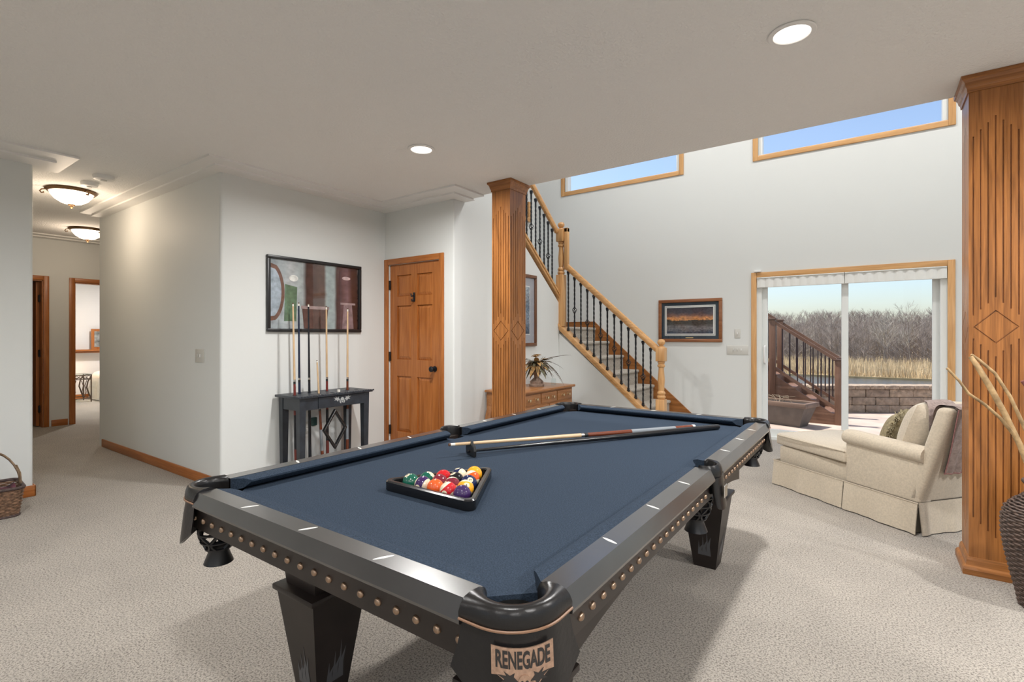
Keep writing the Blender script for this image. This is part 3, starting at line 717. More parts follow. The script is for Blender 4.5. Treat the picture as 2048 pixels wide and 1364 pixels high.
# corner pockets
def polyline_at(pts, t):
    L = [0]
    for a, b in zip(pts, pts[1:]): L.append(L[-1] + math.dist(a, b))
    d = t*L[-1]
    for i in range(len(pts)-1):
        if d <= L[i+1] or i == len(pts)-2:
            f = (d-L[i])/(L[i+1]-L[i]); return (pts[i][0]+(pts[i+1][0]-pts[i][0])*f, pts[i][1]+(pts[i+1][1]-pts[i][1])*f)
def outer_path(o, rad, e=.14):
    p = [(e, -o)]
    for k in range(13):
        a = R(-90 - 90*k/12); p.append((-o+rad+rad*math.cos(a), -o+rad+rad*math.sin(a)))
    p.append((-o, e)); return p
NS = 28
def sweep(section, n=NS):
    """section(t) -> list of (u,v,z)"""
    rows = [section(i/n) for i in range(n+1)]; m = len(rows[0]); vs = [p for r in rows for p in r]; fs = []
    for i in range(n):
        for k in range(m): fs.append((i*m+k, i*m+(k+1) % m, (i+1)*m+(k+1) % m, (i+1)*m+k))
    fs += [tuple(range(m)), tuple(range(n*m, (n+1)*m))]
    return vs, fs
OUT = outer_path(.012, .105)
def iron_sec(t):
    a = R(-20-230*t); i = (.078+.056*math.cos(a), .078+.056*math.sin(a)); o = polyline_at(OUT, t)
    def L(f, z, push=0):
        return (i[0]+(o[0]-i[0])*f, i[1]+(o[1]-i[1])*f, z)
    return [L(.02, .700), L(0, .768), L(.08, .780), L(.30, .787), L(.60, .787), L(.82, .783), L(.97, .772), L(1.04, .760), L(1.03, .750), L(.95, .744), L(.6, .72)]
def pip_pts(o, z, n=NS): 
    P = outer_path(o, .105+o*.3); return [(*polyline_at(P, k/n), z) for k in range(n+1)]
def shield_sec(t):
    e = abs(t-.5)*2
    zb = .662 - .070*(1-e**1.5)
    rows = []
    P0 = outer_path(.010, .105, .135); P1 = outer_path(.026, .115, .15)
    a = polyline_at(P0, t); b = polyline_at(P1, t)
    out = [(a[0], a[1], .745), (a[0]*.6+b[0]*.4, a[1]*.6+b[1]*.4, .70), (b[0], b[1], zb)]
    nrm = Vector((a[0]-.078, a[1]-.078)).normalized()*.005
    back = [(p[0]-nrm.x, p[1]-nrm.y, p[2]) for p in out[::-1]]
    return out + back
def place_corner(mb, sx, sy):
    mb.v = [(sx*(-HWT+p[0]), sy*(-HLT+p[1]), p[2]) for p in mb.v]; return mb
BROWNL = mat('brown_piping', (.22,.12,.07), .4)
NETL = mat('net_leather', (.012,.012,.014), .4)
def net(cx, cy, zt, r):
    """hanging leather pocket net with open loops and a fringe"""
    mb = MB(); zl = [zt, zt-.03, zt-.06, zt-.085]; rr = [r, r*.95, r*.82, r*.6]
    for z, q in zip(zl, rr): mb.ring((cx, cy, z), q, .0045, 20, 5)
    for k in range(10):
        a = 2*math.pi*k/10
        pts = []
        for j in range(7):
            f = j/6; z = zt-.085*f; q = r*(1-.42*f**2); b = a + .28*math.sin(math.pi*2*f)*(1 if k % 2 else -1)
            pts.append((cx+q*math.cos(b), cy+q*math.sin(b), z))
        mb.tube(pts, .0052, 5)
    mb.lathe([(r*.58, zt-.083), (r*.5, zt-.10), (r*.72, zt-.135), (r*.68, zt-.135), (r*.45, zt-.10), (r*.5, zt-.083)], (cx, cy, 0), 20, cap=False)
    return mb
for sx in (-1, 1):
    for sy in (-1, 1):
        vs, fs = sweep(iron_sec)
        pk = place_corner(MB().add(vs, fs), sx, sy).build('corner_pocket', LEATHER, PT, smooth=50)
        place_corner(MB().tube(pip_pts(.0145, .7475), .0026, 6), sx, sy).build('piping', BROWNL, pk)
        vs, fs = sweep(shield_sec)
        place_corner(MB().add(vs, fs), sx, sy).build('leather_shield', LEATHER, pk, smooth=50)
        place_corner(MB().lathe([(.056, .733), (.057, .68), (.05, .65), (.001, .645)], (.078, .078, 0), 24, cap=False), sx, sy).build('pocket_cup', mat('pocket_dark', (.006,.006,.006), .8), pk)
        cx, cy = sx*(-HWT+.085), sy*(-HLT+.085)
        net(cx, cy, .655, .062).build('pocket_net', NETL, pk, smooth=40)
# side pockets
def side_sec(t):
    a = R(-10-160*t); i = (.055+.0*t + .052*math.sin(R(-80-0))*0, 0)
    i = (.045 + .05*math.cos(math.pi*(t+1)) * 0, 0)
    th = math.pi*(t)          # 0..pi along the opening
    iu, iv = .052*math.cos(th), .048-.050*math.sin(th)
    ou, ov = .064*math.cos(th)*(1+.10*math.sin(th)), -.004-.022*math.sin(th) + .04*(1-math.sin(th))
    def L(f, z): return (iu+(ou-iu)*f, iv+(ov-iv)*f, z)
    return [L(0, .70), L(0, .770), L(.2, .785), L(.6, .788), L(.9, .776), L(1.03, .758), L(1.0, .744), L(.8, .735)]
def sshield_sec(t):
    th = math.pi*t; ou, ov = .060*math.cos(th)*(1+.10*math.sin(th)), -.006-.020*math.sin(th); e = abs(t-.5)*2
    zb = .655-.03*(1-e*e)
    o = [(ou, ov, .745), (ou*1.02, ov-.004, .70), (ou*1.05, ov-.012, zb)]
    return o + [(p[0]*.97, p[1]+.005, p[2]) for p in o[::-1]]
for s in (-1, 1):
    def pl(mb):
        mb.v = [(s*(HWT-p[1]), p[0], p[2]) for p in mb.v]; return mb
    vs, fs = sweep(side_sec); pk = pl(MB().add(vs, fs)).build('side_pocket', LEATHER, PT, smooth=50)
    vs, fs = sweep(sshield_sec); pl(MB().add(vs, fs)).build('leather_shield', LEATHER, pk, smooth=50)
    pl(MB().rbox((-.022, -.041, .668), (.022, -.036, .715), .003, 1)).build('side_plate', STEEL, pk)
    pl(MB().lathe([(.05, .733), (.05, .68), (.001, .65)], (0, .045, 0), 20, cap=False)).build('pocket_cup', MATS['pocket_dark'], pk)
    net(s*(HWT-.07), 0, .655, .06).build('pocket_net', NETL, pk, smooth=40)
# name plate on the near pocket shield: RENEGADE with a skull emblem
def text_mesh(txt, size, name, bold=.0, ext=.0008, sx=1.0):
    cu = bpy.data.curves.new(name, 'FONT'); cu.body = txt; cu.size = size; cu.align_x = 'CENTER'; cu.align_y = 'CENTER'; cu.extrude = ext; cu.offset = bold; cu.resolution_u = 3
    o = bpy.data.objects.new(name, cu); COL.objects.link(o)
    dg = bpy.context.evaluated_depsgraph_get(); me = bpy.data.meshes.new_from_object(o.evaluated_get(dg)); bpy.data.objects.remove(o); bpy.data.curves.remove(cu)
    for v in me.vertices: v.co.x *= sx
    return me
def emblem(mb, s=1.0, z=.0008):
    """skull between flames, drawn in the plane x,y"""
    def poly(pts): mb.prism([(x*s, y*s) for x, y in pts], 0, z)
    for q in (-1, 1):
        poly([(q*.010, -.004), (q*.018, .004), (q*.016, .010), (q*.024, .006), (q*.034, .013), (q*.030, .006), (q*.044, .008), (q*.033, .001), (q*.040, -.004), (q*.028, -.004), (q*.022, -.011), (q*.018, -.004)])
        poly([(q*.008, -.006), (q*.015, -.006), (q*.012, -.016), (q*.006, -.020)])
    return mb
def skull(mb, s=1.0, z=.0012):
    n = 18
    mb.prism([(.0085*math.cos(2*math.pi*k/n)*s, (.0085*math.sin(2*math.pi*k/n)-.002)*s) for k in range(n)], 0, z)
    mb.prism([(-.005*s, -.008*s), (.005*s, -.008*s), (.004*s, -.016*s), (-.004*s, -.016*s)], 0, z)
    return mb
def skull_eyes(mb, s=1.0, z=.0018):
    for q in (-1, 1):
        mb.prism([((q*.0035+.0022*math.cos(k*math.pi/4))*s, (-.003+.0022*math.sin(k*math.pi/4))*s) for k in range(8)], 0, z)
    mb.prism([(-.0012*s, -.008*s), (.0012*s, -.008*s), (0, -.0055*s)], 0, z)
    return mb
DARKMARK = mat('dark_mark', (.018,.014,.012), .6)
near = [o for o in PT.children if o.name.startswith('corner_pocket')]
near = [o for o in near if sum(v.co.x for v in o.data.vertices) > 0 and sum(v.co.y for v in o.data.vertices) < 0][0]
pc = Vector((HWT-.0085, -(HLT-.0085), .688)); nd = Vector((1, -1, .22)).normalized()
xa = Vector((1, 1, 0)).normalized(); ya = nd.cross(xa); pm = Matrix((xa, ya, nd)).transposed().to_4x4(); pm.translation = pc
curve = lambda mb: mb
def bend(me):
    for v in me.vertices: v.co.z -= v.co.x**2*4.2
def plate_obj(me, name, m, parent, dz):
    bend(me); me.transform(Matrix.Translation((0, 0, dz))); me.transform(pm); me.materials.append(m); return link(name, me, parent)
pl_ = MB()
gx = 12
top = [(-.056+.112*k/gx, .037+.006*((k/gx-.5)*2)**2) for k in range(gx+1)]
bot = [(.056-.112*k/gx, (-.004 if abs(k/gx-.5) > .38 else -.004-.040*(1-(abs(k/gx-.5)/.38))**.8)) for k in range(gx+1)]
for k in range(gx):
    a, b = top[k], top[k+1]; c, d = bot[gx-k-1], bot[gx-k]
    pl_.prism([d, c, b, a], -.003, 0)
me = pl_.mesh('name_plate', 30); npo = plate_obj(me, 'name_plate', mat('copper_plate', (.50,.33,.24), .42, .85, var=(120,.2)), near, .002)
tm = text_mesh('RENEGADE', .040, 'letters', .0011, .0007, 1)
x_ = [v.co.x for v in tm.vertices]; y_ = [v.co.y for v in tm.vertices]; xc = (min(x_)+max(x_))/2; yc_ = (min(y_)+max(y_))/2
for v in tm.vertices:
    v.co.x = (v.co.x-xc)*.098/(max(x_)-min(x_)); v.co.y = (v.co.y-yc_)*.029/(max(y_)-min(y_)) + .018 + v.co.x**2*2.0
tm.name = 'lettering'; plate_obj(tm, 'lettering', DARKMARK, npo, .0026)
e_ = emblem(MB(), 1.05); e_.v = [(x, y-.012, z) for x, y, z in e_.v]; plate_obj(e_.mesh('flames', 0), 'flame_emblem', DARKMARK, npo, .0022)
e_ = skull(MB(), 1.25); e_.v = [(x, y-.013, z) for x, y, z in e_.v]; plate_obj(e_.mesh('skull', 0), 'skull_emblem', MATS['copper_plate'], npo, .0024)
e_ = skull_eyes(MB(), 1.25); e_.v = [(x, y-.013, z) for x, y, z in e_.v]; plate_obj(e_.mesh('skull_eyes', 0), 'skull_eyes', DARKMARK, npo, .0026)
# legs: tapered block, cap plate, neck; lower frame
def frus(mb, cx, cy, z0, h0, z1, h1):
    mb.add([(cx-h0, cy-h0, z0), (cx+h0, cy-h0, z0), (cx+h0, cy+h0, z0), (cx-h0, cy+h0, z0), (cx-h1, cy-h1, z1), (cx+h1, cy-h1, z1), (cx+h1, cy+h1, z1), (cx-h1, cy+h1, z1)],
           [(0,3,2,1), (4,5,6,7), (0,1,5,4), (1,2,6,5), (2,3,7,6), (3,0,4,7)])
FLAME = mat('flame_grey', (.09,.09,.095), .45)
fl = MB()
for k in range(3):
    x = (-.02+.022*k); h = .06+.05*((k*7) % 3)/2
    fl.prism([(x-.012, -.12), (x+.012, -.12), (x+.008, -.12+h*.5), (x+.014, -.12+h), (x-.002, -.12+h*.65), (x-.006, -.12+h*1.3), (x-.010, -.12+h*.5)], 0, .0006)
flm = fl.mesh('flame', 0); flm.materials.append(FLAME)
for sx in (-1, 1):
    for sy in (-1, 1):
        cx, cy = sx*.423, sy*.93
        mb = MB(); frus(mb, cx, cy, .0, .058, .385, .108)
        lg = mb.build('leg', TBROWN, PT, smooth=0)
        MB().rbox((cx-.12, cy-.12, .385), (cx+.12, cy+.12, .405), .005, 2).build('leg_cap', TBROWN, lg)
        mb = MB(); frus(mb, cx, cy, .405, .085, .66, .115); mb.build('leg_neck', TBROWN, lg, smooth=0)
        for (nx, ny) in ((0, -1), (1, 0), (0, 1), (-1, 0)):
            tl = math.atan2(.050, .385)
            o = link('painted_flame', flm, lg)
            z = .19; hf = .058+.05*z/.385+.0006
            n_ = Vector((nx*math.cos(tl), ny*math.cos(tl), -math.sin(tl))); xx = Vector((-ny, nx, 0)); yy = n_.cross(xx)
            mm = Matrix((xx, yy, n_)).transposed().to_4x4(); mm.translation = Vector((cx+nx*hf, cy+ny*hf, z)); o.matrix_local = mm
def arch(a, b):
    n = 12; pts = [(a, .66), (b, .66)]
    for k in range(n+1):
        f = k/n; pts.append((b+(a-b)*f, .50+.075*math.sin(math.pi*f)**.8 if 0 < f < 1 else .50))
    return pts
for s in (-1, 1):
    MB().prism(arch(-.40, .40), s*(HLT-.215)-.012, s*(HLT-.215)+.012, 'y').build('end_frame', TBROWN, PT, smooth=20)
    MB().prism(arch(-.93, .93), s*(HWT-.11)-.012, s*(HWT-.11)+.012, 'x').build('side_frame', TBROWN, PT, smooth=20)

# ------------------------------------------------------------------ balls, triangle, cue, bridge
BR = .0286
GLOSS = dict(rough=.08, spec=.6)
BC = {1: (.80,.36,.02), 2: (.012,.02,.075), 3: (.52,.015,.02), 4: (.045,.018,.09), 5: (.70,.10,.015), 6: (.008,.10,.065), 7: (.17,.015,.03), 8: (.008,.008,.01)}
BN = {1: 'yellow', 2: 'blue', 3: 'red', 4: 'purple', 5: 'orange', 6: 'green', 7: 'maroon', 8: 'black'}
IVORY = mat('ball_ivory', (.72,.64,.47), .08, 0, .6)
def ball(num, x, y, aim):
    c = (num-1) % 8 + 1 if num <= 8 else num-8
    stripe = num > 8
    t_lab = '%s %s billiard ball number %d in the triangle rack' % ('striped' if stripe else 'solid', BN[c], num)
    m = mat('ball_%s' % BN[c], BC[c], .08, 0, .6)
    bm = bmesh.new(); bmesh.ops.create_uvsphere(bm, u_segments=36, v_segments=24, radius=BR)
    for f in bm.faces:
        f.smooth = True
        f.material_index = 1 if (stripe and abs(f.calc_center_median().z) > BR*.52) else 0
    me = bpy.data.meshes.new('ball'); bm.to_mesh(me); bm.free(); me.materials.append(m); me.materials.append(IVORY)
    o = link('billiard_ball', me, None, (x, y, BED+BR))
    tag(o, t_lab, 'ball', 'billiard balls in the triangle')
    # the number spot sits on local +X; turn +X to aim
    q = Vector((1, 0, 0)).rotation_difference(Vector(aim).normalized())
    o.rotation_mode = 'QUATERNION'; o.rotation_quaternion = q @ Euler((R(37*num % 180), 0, 0)).to_quaternion()
    sp = MB(); n = 20; ra = .0098
    prof = [(0.0001, BR+.0002)] + [(r, math.sqrt(BR*BR-r*r)+.0002) for r in (ra*.33, ra*.66, ra)]
    sp.lathe([(r, h) for r, h in prof], (0,0,0), n, 'x', cap=False)
    sp.build('number_spot', IVORY, o)
    tm = text_mesh(str(num), .0125, 'number', .0003, 0, .85)
    for v in tm.vertices:
        a, b = v.co.x, v.co.y; v.co = Vector((math.sqrt(max(0, BR*BR-a*a-b*b))+.0005, a, b))
    tm.materials.append(DARKMARK); link('number', tm, o)
pos = {}
rowsB = [[6, 12, 5, 11, 4], [14, 7, 15, 9], [3, 8, 2], [10, 13], [1]]
bx0, by0, dd = -1.302, 1.224, .0586
aims = {6: (-.2,-.4,.9), 12: (.1,-1,-.1), 11: (.25,-1,-.05), 9: (.6,-.5,.6), 2: (.6,-.4,.6), 8: (-.2,-.3,.9), 15: (-.4,-.9,.35), 10: (-.2,-.1,1)}
for r, row in enumerate(rowsB):
    for k, nmb in enumerate(row):
        ball(nmb, bx0 + dd*(k + r*.5), by0 + dd*.866*r, aims.get(nmb, (random.uniform(-1,1), .8, random.uniform(-.8,-.2))))
# triangle: equilateral ring with rounded corners around the balls
tcx, tcy = bx0+dd*2, by0+dd*.866*4/3
def tri_loop(ins, rad, z, n=6):
    """inradius-based rounded triangle"""
    out = []; circ = ins*2
    for k in range(3):
        a = R(-150+120*k); V = Vector((math.cos(a), math.sin(a)))*(circ-rad*2)
        for j in range(n+1):
            b = a + R(-60+120*j/n); out.append((tcx+V.x+rad*math.cos(b), tcy+V.y+rad*math.sin(b), z))
    return out
inr = dd*4*.2887+BR+.009
secs = [(inr, .014, .7375), (inr, .014, .769), (inr+.003, .015, .7725), (inr+.014, .021, .7725), (inr+.018, .024, .768), (inr+.018, .024, .741), (inr+.016, .022, .7375)]
loops = [tri_loop(*s) for s in secs]; L = len(loops[0]); m = len(loops)
tb = MB().add([p for l in loops for p in l], [(i*L+k, i*L+(k+1) % L, ((i+1) % m)*L+(k+1) % L, ((i+1) % m)*L+k) for i in range(m) for k in range(L)])
tag(tb.build('triangle_rack', mat('rack_plastic', (.010,.010,.011), .22, 0, .6), smooth=35), 'glossy black triangle rack around the balls on the pool table', 'ball rack')
MAPLE = mat('maple', (.60,.42,.25), .3, var=(8,.12)); CREAM = mat('ferrule', (.78,.75,.68), .35)
def cue(name, label, p0, p1, kind, group=None, length=1.47):
    """p0 = tip, p1 = butt; parts along local z from butt(0) to tip"""
    p0, p1 = Vector(p0), Vector(p1); d = (p0-p1).normalized()
    t = bpy.data.objects.new(name, None); COL.objects.link(t); t.empty_display_size = .05; t.location = p1
    t.rotation_mode = 'QUATERNION'; t.rotation_quaternion = Vector((0,0,1)).rotation_difference(d)
    tag(t, label, 'cue stick', group)
    L = (p0-p1).length; rb, rt = .0145, .0065
    r = lambda f: rb+(rt-rb)*f
    def seg(f0, f1, m, nm, k=1.0): MB().lathe([(r(f0)*k, f0*L), (r((f0+f1)/2)*k, (f0+f1)/2*L), (r(f1)*k, f1*L)], (0,0,0), 14).build(nm, m, t, smooth=40)
    wraps = {'brown': (mat('cue_brown', (.14,.035,.015), .25), mat('cue_wrap', (.20,.22,.24), .8), mat('cue_brown', (.14,.035,.015), .25)),
             'black': (mat('cue_black', (.012,.013,.018), .25),)*3, 'navy': (mat('cue_navy', (.012,.02,.05), .25), mat('cue_black', (.012,.013,.018), .25), mat('cue_navy', (.012,.02,.05), .25)),
             'red': (mat('cue_red', (.17,.03,.025), .25), mat('cue_black', (.012,.013,.018), .25), mat('cue_red', (.17,.03,.025), .25))}[kind]
    shaft = MAPLE if kind in ('brown', 'red') else wraps[0]
    seg(0, .012, CREAM if kind == 'brown' else wraps[0], 'butt_cap', 1.05)
    seg(.012, .10, wraps[0], 'butt_sleeve'); seg(.10, .31, wraps[1], 'grip'); seg(.31, .50, wraps[2], 'forearm')
    seg(.50, .515, mat('joint_black', (.01,.01,.01), .3), 'joint', 1.04); seg(.515, .528, STEEL, 'joint_collar', 1.05)
    seg(.528, .98, shaft, 'shaft'); seg(.98, .994, CREAM, 'ferrule'); seg(.994, 1, mat('cue_tip', (.12,.06,.035), .8), 'tip')
    return t
cue('cue_stick', 'maple cue with brown butt resting in the bridge head on the pool table', (-1.508, 1.64, .795), (-.8236, 2.9445, .7525), 'brown')
# mechanical bridge
bt = bpy.data.objects.new('bridge_stick', None); COL.objects.link(bt); bt.empty_display_size = .05
b0, b1 = Vector((-1.46, 1.735, .757)), Vector((-.7125, 3.0426, .7525)); bt.location = b1; bt.rotation_mode = 'QUATERNION'
bt.rotation_quaternion = Vector((0,0,1)).rotation_difference((b0-b1).normalized()); L = (b0-b1).length
tag(bt, 'black mechanical bridge stick with notched head lying on the pool table', 'bridge stick')
MB().lathe([(.002, 0), (.013, .002), (.0150, .012), (.0148, .3), (.009, L*.75), (.006, L-.01), (.006, L+.02)], (0,0,0), 14).build('stick', mat('bridge_black', (.012,.012,.013), .22), bt, smooth=40)
hd = MB(); N = 40
pr = [(-.05, -.017), (.05, -.017), (.052, .008), (.046, .030), (.038, .020), (.030, .036), (.022, .022), (.0135, .046), (0, .024), (-.0135, .046), (-.022, .022), (-.030, .036), (-.038, .020), (-.046, .030), (-.052, .008)]
hd.prism(pr, L-.006, L+.006); 
hd.v = [(x, y, z) for x, y, z in hd.v]
dirv = (b0-b1).normalized(); up_l = bt.rotation_quaternion.inverted() @ Vector((0,0,1)); ang = math.atan2(up_l.y, up_l.x)
hd.v = [(x*math.cos(ang-math.pi/2)-y*math.sin(ang-math.pi/2), x*math.sin(ang-math.pi/2)+y*math.cos(ang-math.pi/2), z) for x, y, z in hd.v]
hd.build('bridge_head', mat('bridge_plastic', (.012,.012,.012), .35), bt, smooth=0)

# ------------------------------------------------------------------ cue rack console
CR0, CR1, CX0, CX1, CZ = 2.485, 3.225, -4.345, -4.015, .748
CRT = thing('cue_rack', 'black console cue rack with skull emblem drawer against the wall', 'cue rack', (-4.18, 2.855, 0)); CO = CRT.location
CB = mat('rack_paint', (.022,.027,.036), .4, 0, .5, var=(12,.3))
tp = MB(); cells = []
cp = [((-4.15, 2.535, .126), (-4.185, 2.526, 1.565)), ((-4.26, 2.640, .126), (-4.235, 2.612, 1.575)), ((-4.25, 2.735, .126), (-4.22, 2.70, 1.57)), ((-4.27, 2.935, .126), (-4.24, 2.90, 1.555)), ((-4.17, 3.085, .126), (-4.15, 3.075, 1.54)), ((-4.12, 2.78, .126), (-4.14, 2.735, 1.05))]
holes = []
for a_, b_ in cp:
    f_ = (.737-a_[2])/(b_[2]-a_[2]); holes.append((a_[1]+(b_[1]-a_[1])*f_, a_[0]+(b_[0]-a_[0])*f_))
holes += [(2.64, -4.08), (2.86, -4.09), (3.00, -4.10), (3.15, -4.12), (3.16, -4.26), (2.82, -4.27)]
tp.rbox((CX0-.015, CR0-.03, CZ-.022), (CX1+.02, CR1+.03, CZ), .004, 2)
tp = tp.build('top', CB, CRT, org=CO)
hc = MB()
for y, x in holes: hc.lathe([(.022, CZ-.05), (.022, CZ+.03)], (x-CO[0], y-CO[1], 0), 18)
hme = hc.mesh('hole', 0); ho = link('hole', hme, CRT); md = tp.modifiers.new('b', 'BOOLEAN'); md.solver = 'EXACT'; md.object = ho; md.use_self = True
dg = bpy.context.evaluated_depsgraph_get(); nm = bpy.data.meshes.new_from_object(tp.evaluated_get(dg)); tp.modifiers.clear(); tp.data = nm; bpy.data.objects.remove(ho)
for k in range(28):   # scalloped edge beads
    MB().sphere((CX1+.018, CR0-.02+k*.0295, CZ-.004), .008, 8, 6).build('edge_bead', CB, tp, org=CO)
W = .062
for x in (CX0+W/2, CX1-W/2):
    for y in (CR0+W/2, CR1-W/2):
        mb = MB(); frus(mb, x, y, 0, W*.36, CZ-.022, W*.5); lg = mb.build('leg', CB, CRT, org=CO, smooth=0)
for a, b in (((CX1-.02, CR0+W, .62), (CX1-.004, 2.665, CZ-.022)), ((CX0+.004, CR0+W, .62), (CX0+.02, CR1-W, CZ-.022)), ((CX0+W, CR0+.006, .62), (CX1-W, CR0+.02, CZ-.022)), ((CX0+W, CR1-.02, .62), (CX1-W, CR1-.006, CZ-.022))):
    MB().box(a, b).build('apron', CB, CRT, org=CO)
dw_ = MB().rbox((CX1-.02, 2.668, .622), (CX1+.002, CR1-W, CZ-.026), .003, 1).build('drawer', CB, CRT, org=CO)
SILV = mat('silver_paint', (.35,.36,.36), .4)
mm = Matrix(((0,0,1,0), (1,0,0,0), (0,1,0,0), (0,0,0,1)))
e_ = skull(emblem(MB(), 2.2), 2.2); e_.xf(mm); e_.v = [(x+CX1+.002, y+2.915, z+.69) for x, y, z in e_.v]; e_.build('skull_emblem', SILV, dw_, org=CO, smooth=0)
MB().box((CX0+.03, CR0+.03, .10), (CX1-.03, CR1-.03, .125)).build('lower_shelf', CB, CRT, org=CO)
# diamond ball rack hung on the front
def diamond_loop(hw, hh, x):
    return [(x, 2.818, .425+hh), (x, 2.818+hw, .425), (x, 2.818, .425-hh), (x, 2.818-hw, .425)]
mb = MB()
lp = [diamond_loop(.125, .185, CX1+.008), diamond_loop(.125, .185, CX1+.042), diamond_loop(.098, .145, CX1+.042), diamond_loop(.098, .145, CX1+.008)]
mb.add([p for l in lp for p in l], [(i*4+k, i*4+(k+1) % 4, ((i+1) % 4)*4+(k+1) % 4, ((i+1) % 4)*4+k) for i in range(4) for k in range(4)])
o = mb.build('diamond_rack', MATS['rack_plastic'], smooth=0); bv = o.modifiers.new('bevel', 'BEVEL'); bv.width = .008; bv.segments = 2
tag(o, 'black diamond shaped ball rack hanging on the cue rack', 'ball rack')
tag(MB().rbox((CX1-.06, 2.90, CZ), (CX1-.038, 2.922, CZ+.022), .002, 1).build('chalk_cube', CREAM), 'small pale chalk cube on top of the cue rack', 'chalk')
# cues standing in the rack: (tip y, tip x, kind, height)
SP = [((-4.15, 2.535), (-4.185, 2.526), 1.565, 'red', 'maple cue with dark red butt at the wall end of the rack'),
      ((-4.26, 2.640), (-4.235, 2.612), 1.575, 'navy', 'dark navy cue standing close beside the maple cue'),
      ((-4.25, 2.735), (-4.22, 2.70), 1.57, 'black', 'all black cue standing alone in the rack'),
      ((-4.27, 2.935), (-4.24, 2.90), 1.555, 'red', 'maple cue standing behind the white chalk cube'),
      ((-4.17, 3.085), (-4.15, 3.075), 1.54, 'brown', 'maple cue with brown butt at the closet door end of the rack')]
for (bx, by), (tx, ty), h, kind, lab in SP:
    cue('cue_stick', lab, (tx, ty, h), (bx, by, .126), kind, 'cues standing in the rack')
cue('short_cue', 'short half length maple cue standing in the rack', (-4.14, 2.735, 1.05), (-4.12, 2.78, .126), 'brown', 'cues standing in the rack')

# ------------------------------------------------------------------ cabinet under the stairs
CABT = thing('sideboard', 'honey pine sideboard with brass knobs and scrolled legs in the stair nook', 'sideboard', (-3.13, 4.78, 0)); SO = CABT.location
PX0, PX1, PY0, PY1, PZ = -3.36, -2.9, 4.24, 5.31, .70
def pine(ax): return wood('pine_' + ax, (.22,.085,.025), (.38,.165,.058), ax, .3)
MB().rbox((PX0, PY0-.03, PZ-.028), (PX1+.03, PY1+.03, PZ), .01, 3).build('top', pine('y'), CABT, org=SO)
body = MB().box((PX0+.01, PY0, .22), (PX1-.004, PY1, PZ-.028)).build('body', pine('y'), CABT, org=SO)
def drawer(y0, y1, z0, z1):
    d = MB().rbox((PX1-.01, y0, z0), (PX1+.008, y1, z1), .006, 2).build('drawer', pine('y'), CABT, org=SO)
    for y in (y0+.12 if y1-y0 > .4 else y0+.1, y1-.12 if y1-y0 > .4 else y1-.1):
        MB().lathe([(.001, 0), (.012, 0), (.006, .004), (.006, .014), (.015, .02), (.015, .028), (.001, .034)], (0,0,0), 14, 'x').xf(Matrix.Translation((PX1+.008, y, (z0+z1)/2))).build('knob', mat('brass_knob', (.72,.58,.36), .25, .9), d, org=SO)
for a, b in ((PY0+.02, PY0+.36), (PY0+.375, PY0+.70), (PY0+.715, PY1-.02)): drawer(a, b, .545, .655)
for a, b in ((PY0+.02, PY0+.53), (PY0+.545, PY1-.02)): drawer(a, b, .40, .53); drawer(a, b, .25, .385)
for x in (PX0+.04, PX1-.03):
    for y in (PY0+.03, PY1-.03):
        MB().tube([(x, y, .52), (x, y-.02 if y < 4.8 else y+.02, .42), (x, y-.03 if y < 4.8 else y+.03, .30), (x, y, .16), (x, y-.02 if y < 4.8 else y+.02, .05), (x, y-.03 if y < 4.8 else y+.03, .0)], [.035, .045, .05, .03, .03, .035], 10).build('scrolled_leg', pine('z'), CABT, org=SO)
# urn, dried arrangement, glass jar
urn = MB().lathe([(.001, 0), (.085, 0), (.088, .02), (.075, .03), (.078, .055), (.03, .10), (.03, .12), (.052, .15), (.055, .165), (.035, .19), (.038, .205), (.06, .215), (.062, .225), (.05, .228), (.001, .226)], (0,0,0), 20).build('urn_vase', mat('stone_brown', (.22,.15,.11), .7, var=(30,.35), bump=(40,.3,.004)))
urn.location = (-3.12, 4.87, PZ); tag(urn, 'brown stone pedestal urn on the sideboard holding dried flowers', 'vase')
ar = thing('dried_arrangement', 'dried bouquet of tan leaves, feathers and twigs in the urn', 'flowers', (-3.12, 4.87, PZ+.22))
TAN = mat('dried_tan', (.38,.22,.08), .7, var=(20,.4)); DKB = mat('dried_dark', (.09,.05,.03), .7, var=(25,.5)); OLV = mat('dried_olive', (.10,.09,.05), .7, var=(30,.5))
rnd = random.Random(3)
def leaf(mb, base_p, d, L, w, droop):
    d = Vector(d).normalized(); side = d.cross(Vector((0,0,1))); side = side.normalized() if side.length > .01 else Vector((1,0,0)); up = side.cross(d)
    vs = []; n = 7; p = Vector(base_p)
    for i in range(n+1):
        f = i/n; c = p + d*L*f + Vector((0,0,-droop*f*f*L)); ww = w*math.sin(math.pi*min(1, .08+f*.92))**.8
        for q_ in (c-side*ww+up*ww*.3, c, c+side*ww+up*ww*.3):
            q_ = Vector(q_); q_.z = max(q_.z, .018-max(0, math.hypot(q_.x, q_.y)-.085)*6); vs.append(q_)
    fs = []
    for i in range(n): fs += [(i*3, i*3+1, i*3+4, i*3+3), (i*3+1, i*3+2, i*3+5, i*3+4)]
    mb.add(vs, fs)
for k in range(64):
    a = rnd.uniform(0, 2*math.pi); el = rnd.uniform(-.25, 1.2); m = (TAN, DKB, OLV, TAN)[k % 4]
    mb = MB(); leaf(mb, (0, 0, .02), (math.cos(a), math.sin(a), el), rnd.uniform(.12, .23), rnd.uniform(.016, .034), rnd.uniform(.2, 1.1)); mb.build('dried_leaf', m, ar, fix=False)
